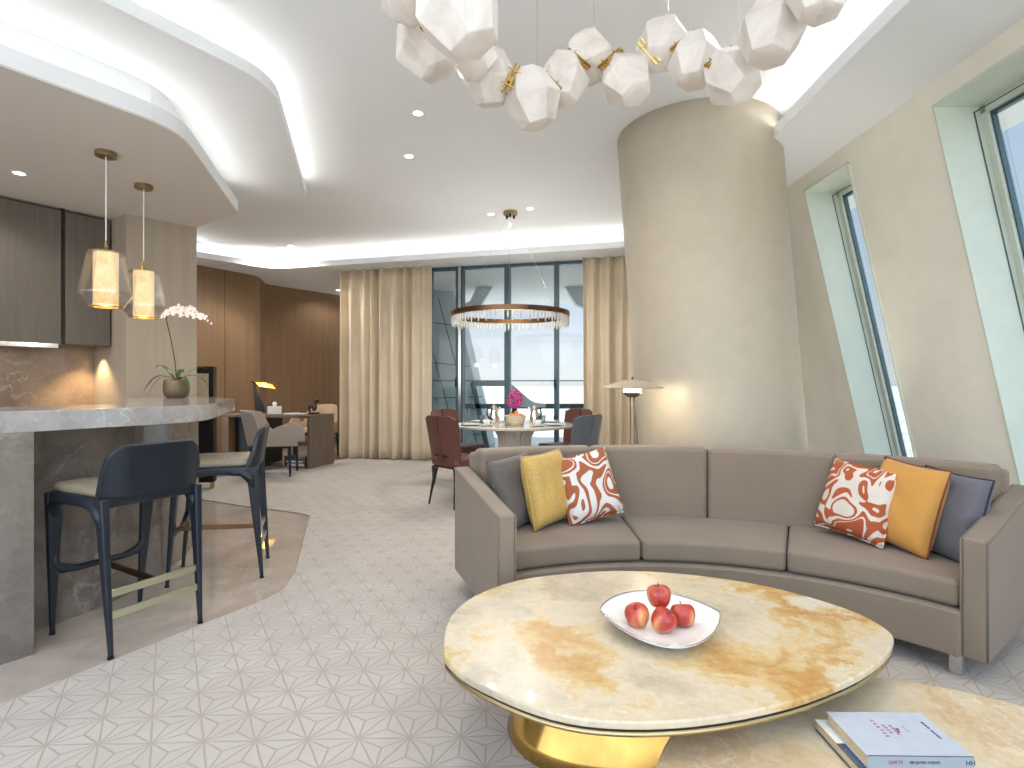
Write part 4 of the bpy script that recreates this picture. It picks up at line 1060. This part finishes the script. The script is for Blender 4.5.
# ------------------------------------------------------------------ orchid on the bar
orx, ory = -2.96, 4.85
orc = thing('potted_orchid', 'white orchid in a rounded bronze pot on the bar counter', 'plant', (orx, ory, 1.08))
m = MB(); m.lathe([(.07, 0), (.092, .012), (.103, .06), (.102, .12), (.092, .158), (.082, .158), (.085, .12), (.02, .115)], 32); m.build('pot', M['pot'], orc, True)
m = MB(); st = catmull([(0, 0, .13), (-.01, 0, .3), (-.05, 0, .52), (-.085, 0, .68), (-.07, -.01, .74), (.0, -.02, .775), (.12, -.03, .77), (.24, -.04, .72), (.33, -.05, .655)], 5, False)
m.tube(st, .0045, 6); m.build('stem', M['stem'], orc, True)
def leafmesh(ang, L, up, w_, droop):
    m = MB(); K = 10; top = []; bot = []
    d = Vector((cos(ang), sin(ang), 0)); sd = Vector((-sin(ang), cos(ang), 0)); rings_ = []
    for i in range(K+1):
        t = i/K; ww = w_*sin(pi*min(1, t*.92+.08))**.7; p = d*(L*(t-.10*t*t)) + Vector((0, 0, .14 + up*sin(pi*t*.62) - droop*t*t))
        rings_.append([p - sd*ww, p + Vector((0, 0, -.004)), p + sd*ww, p + Vector((0, 0, .003 - .25*ww))])
    m.rings(rings_); return m.build('leaf', M['leaf'], orc, True)
for a, L, up, w_, dr in ((.15, .30, .12, .020, .16), (3.3, .30, .13, .020, .22), (2.9, .25, .16, .022, .02), (.6, .26, .13, .02, .0), (-.5, .23, .10, .02, .17), (3.9, .24, .12, .02, .24), (1.8, .2, .14, .02, .05)):
    leafmesh(a, L, up, w_, dr)
def blossom(x, y, z, s, rz):
    m = MB(); n = 40; rings_ = []
    T = Matrix.Translation((x, y, z)) @ Matrix.Rotation(rz, 4, 'Z') @ Matrix.Rotation(R(80), 4, 'X')
    for (k, L, w_) in ((pi/2, 1, .55), (pi/2+2.3, 1, .5), (pi/2-2.3, 1, .5), (.25, 1.15, .9), (pi-.25, 1.15, .9)):
        pts = []
        for q in range(12):
            th_ = 2*pi*q/12; u = .5+.5*cos(th_); v = sin(th_)*w_*.5; uu = s*L*u; vv = s*v
            pts.append((uu*cos(k)-vv*sin(k), uu*sin(k)+vv*cos(k)))
        V = [(a, b, .15*s*(a*a+b*b)/s/s) for a, b in pts] + [(a, b, .15*s*(a*a+b*b)/s/s + .003) for a, b in pts]
        m._new(V, [tuple(range(12))[::-1], tuple(range(12, 24))] + [(i, (i+1) % 12, 12+(i+1) % 12, 12+i) for i in range(12)], T)
    fl_ = m.build('blossom', M['petal'], orc, False)
    m = MB(); m.sphere((x, y-.012, z), s*.16, 1); m.build('lip', M['goldP'], fl_)
for x, y, z, s, rz in ((-.09, -.03, .72, .040, -.4), (-.02, -.05, .745, .046, .2), (.05, -.05, .765, .058, -.1), (.10, -.05, .735, .052, .3), (.17, -.06, .755, .048, -.2), (.215, -.06, .715, .044, .2), (.27, -.06, .70, .036, .1), (.13, -.02, .775, .04, .5)):
    blossom(x, y, z, s, rz)
for x, z in ((.305, .672), (.335, .65)):
    m = MB(); m.sphere((x, -.05, z), .011, 1, (1, 1, 1.3)); m.build('bud', M['petal'], orc, True)

# ------------------------------------------------------------------ dark cabinet with beige inset
kc = thing('tall_cabinet', 'tall black cabinet with a beige inset panel standing behind the pillar', 'cabinet', (-3.62, 6.33, 0), R(28))
kc.location = (-3.66, 6.22, 0); kc.rotation_euler = (0, 0, R(12))
m = MB(); m.box((0, .06, .74), (.52, .12, 1.32)); m.build('body', M['black'], kc, bevel=.004)
m = MB(); m.box((.06, -.006, 1.10), (.30, .014, .44)); m.build('inset_panel', M['beigepanel'], kc)
for x in (-.23, .23):
    for y in (.02, .10): m = MB(); m.lathe([(.012, 0), (.016, .085)], 12, (x, y, 0)); m.build('leg', M['brass'], kc)

# ------------------------------------------------------------------ desk and its things
dk = thing('desk', 'dark wooden writing desk with slab ends in the wood panelled nook', 'desk', (-2.85, 7.74, 0), atan2(.35, -1.41)+pi)
# local: -x toward left end, +y away from camera
DL, DD = 1.47, .62
m = MB(); m.box((-DL/2, DD/2, .735), (DL, DD, .035)); m.build('desktop', M['deskwood'], dk, bevel=.003)
m = MB(); m.box((-.02, DD/2, .359), (.04, DD, .717)); m.build('side_panel', M['deskwood'], dk, bevel=.003)
m = MB(); m.box((-DL+.06, DD/2, .359), (.12, DD, .717)); m.build('side_panel', M['woodwall'], dk, bevel=.003)
m = MB(); m.box((-DL+.36, DD/2+.06, .36), (.44, DD-.14, .70)); m.build('black_interior', M['dark'], dk)  # solid black block standing for the desk's black interior
m = MB(); m.box((-.30, DD-.05, .48), (.50, .02, .02)); m.build('shelf_rail', M['porcelain'], dk)
dang = atan2(.35, -1.41)+pi
def on_desk(x, y, z=.7535): 
    v = Matrix.Rotation(dang, 4, 'Z') @ Vector((x, y, 0)); return (-2.85+v.x, 7.74+v.y, z)
dl = thing('desk_lamp', 'desk lamp with an angled gold head lit above the desk', 'desk lamp', on_desk(-1.12, .30), 0)
m = MB(); m.box((0, 0, .008), (.20, .12, .016)); m.build('base', M['black'], dl, bevel=.003)
m = MB(); m.bar((.07, 0, .01), (-.03, 0, .46), .16, .02, .02, .02, side=(1, 0, 0)); m.build('arm', M['black'], dl, bevel=.002)
m = MB(); m.bar((-.03, 0, .46), (.32, -.02, .41), .18, .014, side=(0, 1, -.5)); m.build('lamp_head', M['brass'], dl, bevel=.003)
m = MB(); m.bar((.02, 0, .443), (.28, -.02, .405), .14, .004, side=(0, 1, -.5)); m.build('diffuser', M['goldglow'], dl)
m = MB(); m.sphere((-.04, 0, .485), .03, 2); m.build('joint', M['black'], dl, True)
p = on_desk(-1.02, .26, 1.1); point('desk_lamp_glow', p, 3.2, (1, .72, .36), .05)
p = on_desk(-1.22, .45, 1.05); 
tbx = thing('tissue_box', 'white tissue box on the desk beside the gold lamp', 'tissue box', on_desk(-.72, .2), dang)
m = MB(); m.box((0, 0, .06), (.15, .13, .12)); m.build('body', M['porcelain'], tbx, bevel=.008)
m = MB(); m.rings([[(.03*s*cos(2*pi*k/10)*(1+.3*cos(3*k)), .012*s*sin(2*pi*k/10), z) for k in range(10)] for s, z in ((1, .118), (.8, .14), (1.2, .165), (.3, .185))]); m.build('tissue', M['petal'], tbx, True)
dc = thing('ornament', 'dark twisted ornament on the desk behind the beige chair', 'ornament', on_desk(-.22, .42), dang)
m = MB(); m.box((0, 0, .012), (.16, .08, .024)); m.build('plinth', M['black'], dc, bevel=.003)
m = MB()
m.tube(catmull([(-.06, 0, .03), (-.07, 0, .09), (-.02, .01, .11), (.0, 0, .06), (.04, 0, .09), (.03, .01, .17), (.06, 0, .20)], 5, False), .018, 10)
m.sphere((.06, 0, .20), .034, 2); m.sphere((-.06, 0, .10), .028, 2); m.build('figure', M['darkwood'], dc, True)
bkp = thing('open_book', 'open white book lying on the desk near the tissue box', 'book', on_desk(-.40, .25), dang)
m = MB(); m.box((-.07, 0, .012), (.14, .2, .02)); m.box((.07, 0, .010), (.14, .2, .016)); m.build('pages', M['porcelain'], bkp, bevel=.004)
# grey armchair in front of the desk
def shell_chair(name, label, loc, rz, mat, legs=True):
    o = thing(name, label, 'armchair', loc, rz, 'desk chairs')
    m = MB(); rs = []
    sp = rounded([(-.25, -.24), (.26, -.25), (.26, .25), (-.25, .24)], .07)
    for s, z in ((.95, .40), (1, .42), (1, .46), (.93, .485), (.5, .49)): rs.append([(x*s, y*s, z) for x, y in sp])
    m.rings(rs); m.build('seat', mat, o, True)
    # wrap-around shell: tall at the back (-x), dipping, then arms rising to the front
    m = MB(); cols = []; n = 40
    for i in range(n+1):
        s = -1+2*i/n; a = abs(s)
        ang = pi + s*R(128)
        x = .31*cos(ang); y = .31*sin(ang)
        if a > .55: x = .31*cos(pi+R(128)*.55) + (a-.55)/.45*.46; y = (1 if s < 0 else -1)*( .30 + .0*a)
        # height profile
        if a < .38: top = .86 - .03*(a/.38)**2
        elif a < .62: t = (a-.38)/.24; top = .83 - .27*(t*t*(3-2*t))
        else: t = (a-.62)/.38; top = .56 + .12*sin(min(1, t*1.5)*pi/2) - .10*max(0, (t-.6)/.4)**2
        ln = -.10*max(0, (.45-a)/.45)*((top-.4)/.45)
        k = .93
        cols.append([(x*k, y*k, .40), (x, y, .40), (x+ln, y*1.02, top-.01), (x*.97+ln, y*.98, top), (x*.93+ln, y*.94, top-.01)])
    m.rings(cols); m.build('backrest', mat, o, True, bevel=.004)
    m = MB(); m.prism(rounded([(-.23, -.26), (.27, -.28), (.27, .28), (-.23, .26)], .04), .37, .402); m.build('frame', M['navy'], o, bevel=.004)
    for x, y in ((.25, .26), (.25, -.26), (-.21, .24), (-.21, -.24)):
        m = MB(); m.bar((x, y, .38), (x+(.01 if x > 0 else -.03), y, 0), .04, .03, .024, .02, side=(1, 0, 0)); m.build('leg', M['navy'], o, bevel=.003)
    return o
shell_chair('armchair', 'pale grey armchair with sloping arms in front of the desk', (-3.17, 7.30, 0), R(12), M['greyup'])
shell_chair('armchair', 'beige armchair behind the desk near the curtain', (-3.20, 9.05, 0), R(-100), M['creamup'])
# magazines on the shelf underneath
mb_ = thing('magazine_rack', 'low rack of magazines on the floor under the desk', 'rack', on_desk(-.27, .16, 0), dang)
m = MB(); m.box((0, 0, .02), (.34, .25, .015)); m.box((-.165, 0, .09), (.012, .25, .15)); m.box((.165, 0, .09), (.012, .25, .15)); m.build('frame', M['deskwood'], mb_, bevel=.002)
random.seed(5)
for k in range(5):
    mm = MB(); mm.box((0, 0, 0), (.27, .21, .017)); o = mm.build('magazine', [M['porcelain'], M['paper'], M['rustleather'], M['porcelain'], M['bluecover']][k], None, bevel=.002, bseg=1)
    q = on_desk(-.27+random.uniform(-.015, .015), .16, .037+.018*k); o.location = q; o.rotation_euler = (0, 0, dang+random.uniform(-.12, .12))
    tag(o, ['white magazine at the bottom of the rack under the desk', 'cream magazine second from the bottom in the rack under the desk', 'rust coloured magazine in the middle of the rack under the desk', 'white magazine second from the top in the rack under the desk', 'blue magazine on top of the rack under the desk'][k], 'magazine', 'magazines under the desk')

# ------------------------------------------------------------------ outside
m = MB(); m.prism([(-30000, -30000), (30000, -30000), (30000, 45000), (-30000, 45000)], -190, -180); struct(m.build('ground_city', M['city']))
# leaning facade fin beyond the left panes
def fc(x, z, y=10.6): return (x, y, z)
m = MB(); V = [(-2.5, 10.6, -.5), (-.33, 11.0, -.5), (-1.25, 11.0, 3.4), (-2.5, 10.6, 3.4)]
m.hexa([V[0], V[1], (V[1][0]+.1, 11.5, -.5), (-2.5, 11.1, -.5), V[3], V[2], (V[2][0]+.1, 11.5, 3.4), (-2.5, 11.1, 3.4)]); fa = struct(m.build('wall_exterior', M['facade']))
def yv(x): return 10.6 + (x+2.5)*.4/1.9 - .03
m = MB()
for (x0, z0, x1, z1) in ((-1.95, 3.4, -1.0, -.3), (-1.45, 2.9, -.62, -.3), (-2.6, 3.4, -1.7, -.3), (-2.4, 1.7, -.85, 1.55), (-2.4, .9, -.6, .95), (-2.4, 2.5, -1.1, 2.35), (-2.4, .2, -.5, .2)):
    m.bar((x0, yv(x0), z0), (x1, yv(x1), z1), .014, .012, side=(1, 0, 0) if abs(z1-z0) > 1 else (0, 0, 1))
m.build('panel_seams', M['seam'], fa)
m = MB(); m.prism([(-2.45, 8.95), (3.4, 8.05), (3.4, 10.5), (-2.45, 11.3)], 3.14, 3.3); ex = struct(m.build('ceiling_exterior', M['extwhite']))
m = MB()
for (a, b) in (((-.9, 9.0), (.5, 11.0)), ((.1, 8.8), (1.2, 10.8)), ((-2, 10.2), (2, 9.6))): m.bar((a[0], a[1], 3.138), (b[0], b[1], 3.138), .02, .006, side=(-(b[1]-a[1]), b[0]-a[0], 0))
m.build('soffit_seams', M['seam'], ex)
# diagonal braces under the soffit
m = MB()
m.prism([(0, 0), (.9, 0), (.9, .1), (0, .1)], 0, 0.01); m.bm.free()
for nm, pts in (('exterior_brace', [(-1.05, 1.75+.85), (-.62, 2.66), (-.30, 3.14), (-.62, 3.14), (-.80, 2.78), (-1.1, 2.62)]), ('exterior_brace', [(.95, 3.14), (1.22, 2.72), (1.6, 2.55), (1.6, 2.75), (1.42, 2.9), (1.32, 3.14)])):
    m = MB(); n = len(pts); V = [(x, 10.45, z) for x, z in pts] + [(x, 10.65, z) for x, z in pts]
    m._new(V, [tuple(range(n)), tuple(range(n, 2*n))[::-1]] + [(i, (i+1) % n, n+(i+1) % n, n+i) for i in range(n)])
    o = struct(m.build('wall_exterior_brace', M['facade']))
m = MB(); m.prism([(-2.45, 8.95), (3.4, 8.05), (3.4, 10.5), (-2.45, 11.3)], -.25, -.03); struct(m.build('floor_exterior', M['extwhite']))
# balcony railing
rl = thing('balcony_railing', 'grey balcony railing with glass panels outside the dining window', 'railing', (0, 10.2, -.03))
m = MB(); m.bar((-2.0, 0, 1.29), (1.6, 0, 1.29), .02, .03); m.build('top_rail', M['mullion'], rl)
m = MB(); m.bar((-.75, -.03, 1.24), (-.05, -.03, 1.24), .10, .04); m.build('rail_casing', M['mullion'], rl)
m = MB(); m.bar((-.9, 0, .82), (1.6, 0, .82), .09, .06); m.build('lower_rail', M['mullion'], rl)
m = MB(); m.bar((-.73, 0, 1.26), (-.45, 0, .0), .09, .06, side=(1, 0, 0)); m.build('post', M['mullion'], rl)
m = MB(); m.bar((-.95, .1, 1.22), (-.75, .1, .0), .14, .06, side=(1, 0, 0)); m.build('post', M['facade'], rl)
m = MB(); sw = catmull([(-.04, 1.25), (.10, 1.14), (.28, .98), (.42, .89), (.62, .865)], 4, False); pts = [(-.04, .80)] + sw + [(.62, .80)]
n = len(pts); m._new([(x, -.05, z) for x, z in pts] + [(x, .02, z) for x, z in pts], [tuple(range(n)), tuple(range(n, 2*n))[::-1]] + [(i, (i+1) % n, n+(i+1) % n, n+i) for i in range(n)]); m.build('curved_fin', M['facade'], rl)
m = MB(); m.box((.3, .01, .66), (3.4, .012, 1.25)); m.build('glass_panel', M['glass'], rl)

# ------------------------------------------------------------------ light
WARM = (1, .80, .56)
spot('undercabinet_beam', (*(pf + NV*.5 - U*.12), 1.56), 24, 95, .7, (1, .74, .42), rad=.015)
bpy.data.objects['undercabinet_beam'].rotation_euler = (0, 0, 0)
spot('undercabinet_beam', (*(pf + NV*.5 - U*.75), 1.56), 12, 110, .7, (1, .78, .5), rad=.02)

# fill spots without fittings, added over the living area and the kitchen
for (x, y, z) in ((-.7, 2.3, Z3), (1.3, 2.3, Z3), (-.7, .6, Z3), (1.3, .6, Z3), (.3, 3.4, Z3), (-3.4, 3.0, Z1), (-4.0, 4.3, Z1)):
    spot('downlight_or_fill_beam', (x, y, z-.02), 24 if z == Z3 else 11, 150, .8)
# vent grille in the cove
av = thing('air_vent', 'white linear air grille in the ceiling cove above the wood panelled nook', 'air vent', (-4.40, 8.33, ZS+.115), atan2(.52, .45))
m = MB(); m.box((0, 0, .035), (.62, .02, .008)); m.box((0, 0, -.03), (.62, .02, .008)); m.box((-.31, 0, 0), (.008, .02, .07)); m.box((.31, 0, 0), (.008, .02, .07)); m.build('frame', M['white'], av)
m = MB()
for k in range(4): m.box((0, .004, -.02+.013*k), (.61, .012, .003))
m.build('grille', M['ceil'], av)

# upward fill spots added at the ring to brighten the ceiling
for k in range(6):
    a = 2*pi*k/6; spot('ring_fill_up', (-.02+.7*cos(a), 6.7+.7*sin(a), 2.085), 2.6, 160, .6, (1, .97, .93), target=(-.02+.6*cos(a), 6.7+.6*sin(a), 3.3))
# unseen pale slab behind the viewer, added to bounce light onto the ceiling
m = MB(); m.prism([(-8, -9), (6, -9), (6, -1.25), (-8, -1.25)], -.3, -.03); struct(m.build('floor_bounce_slab', M['extwhite']))
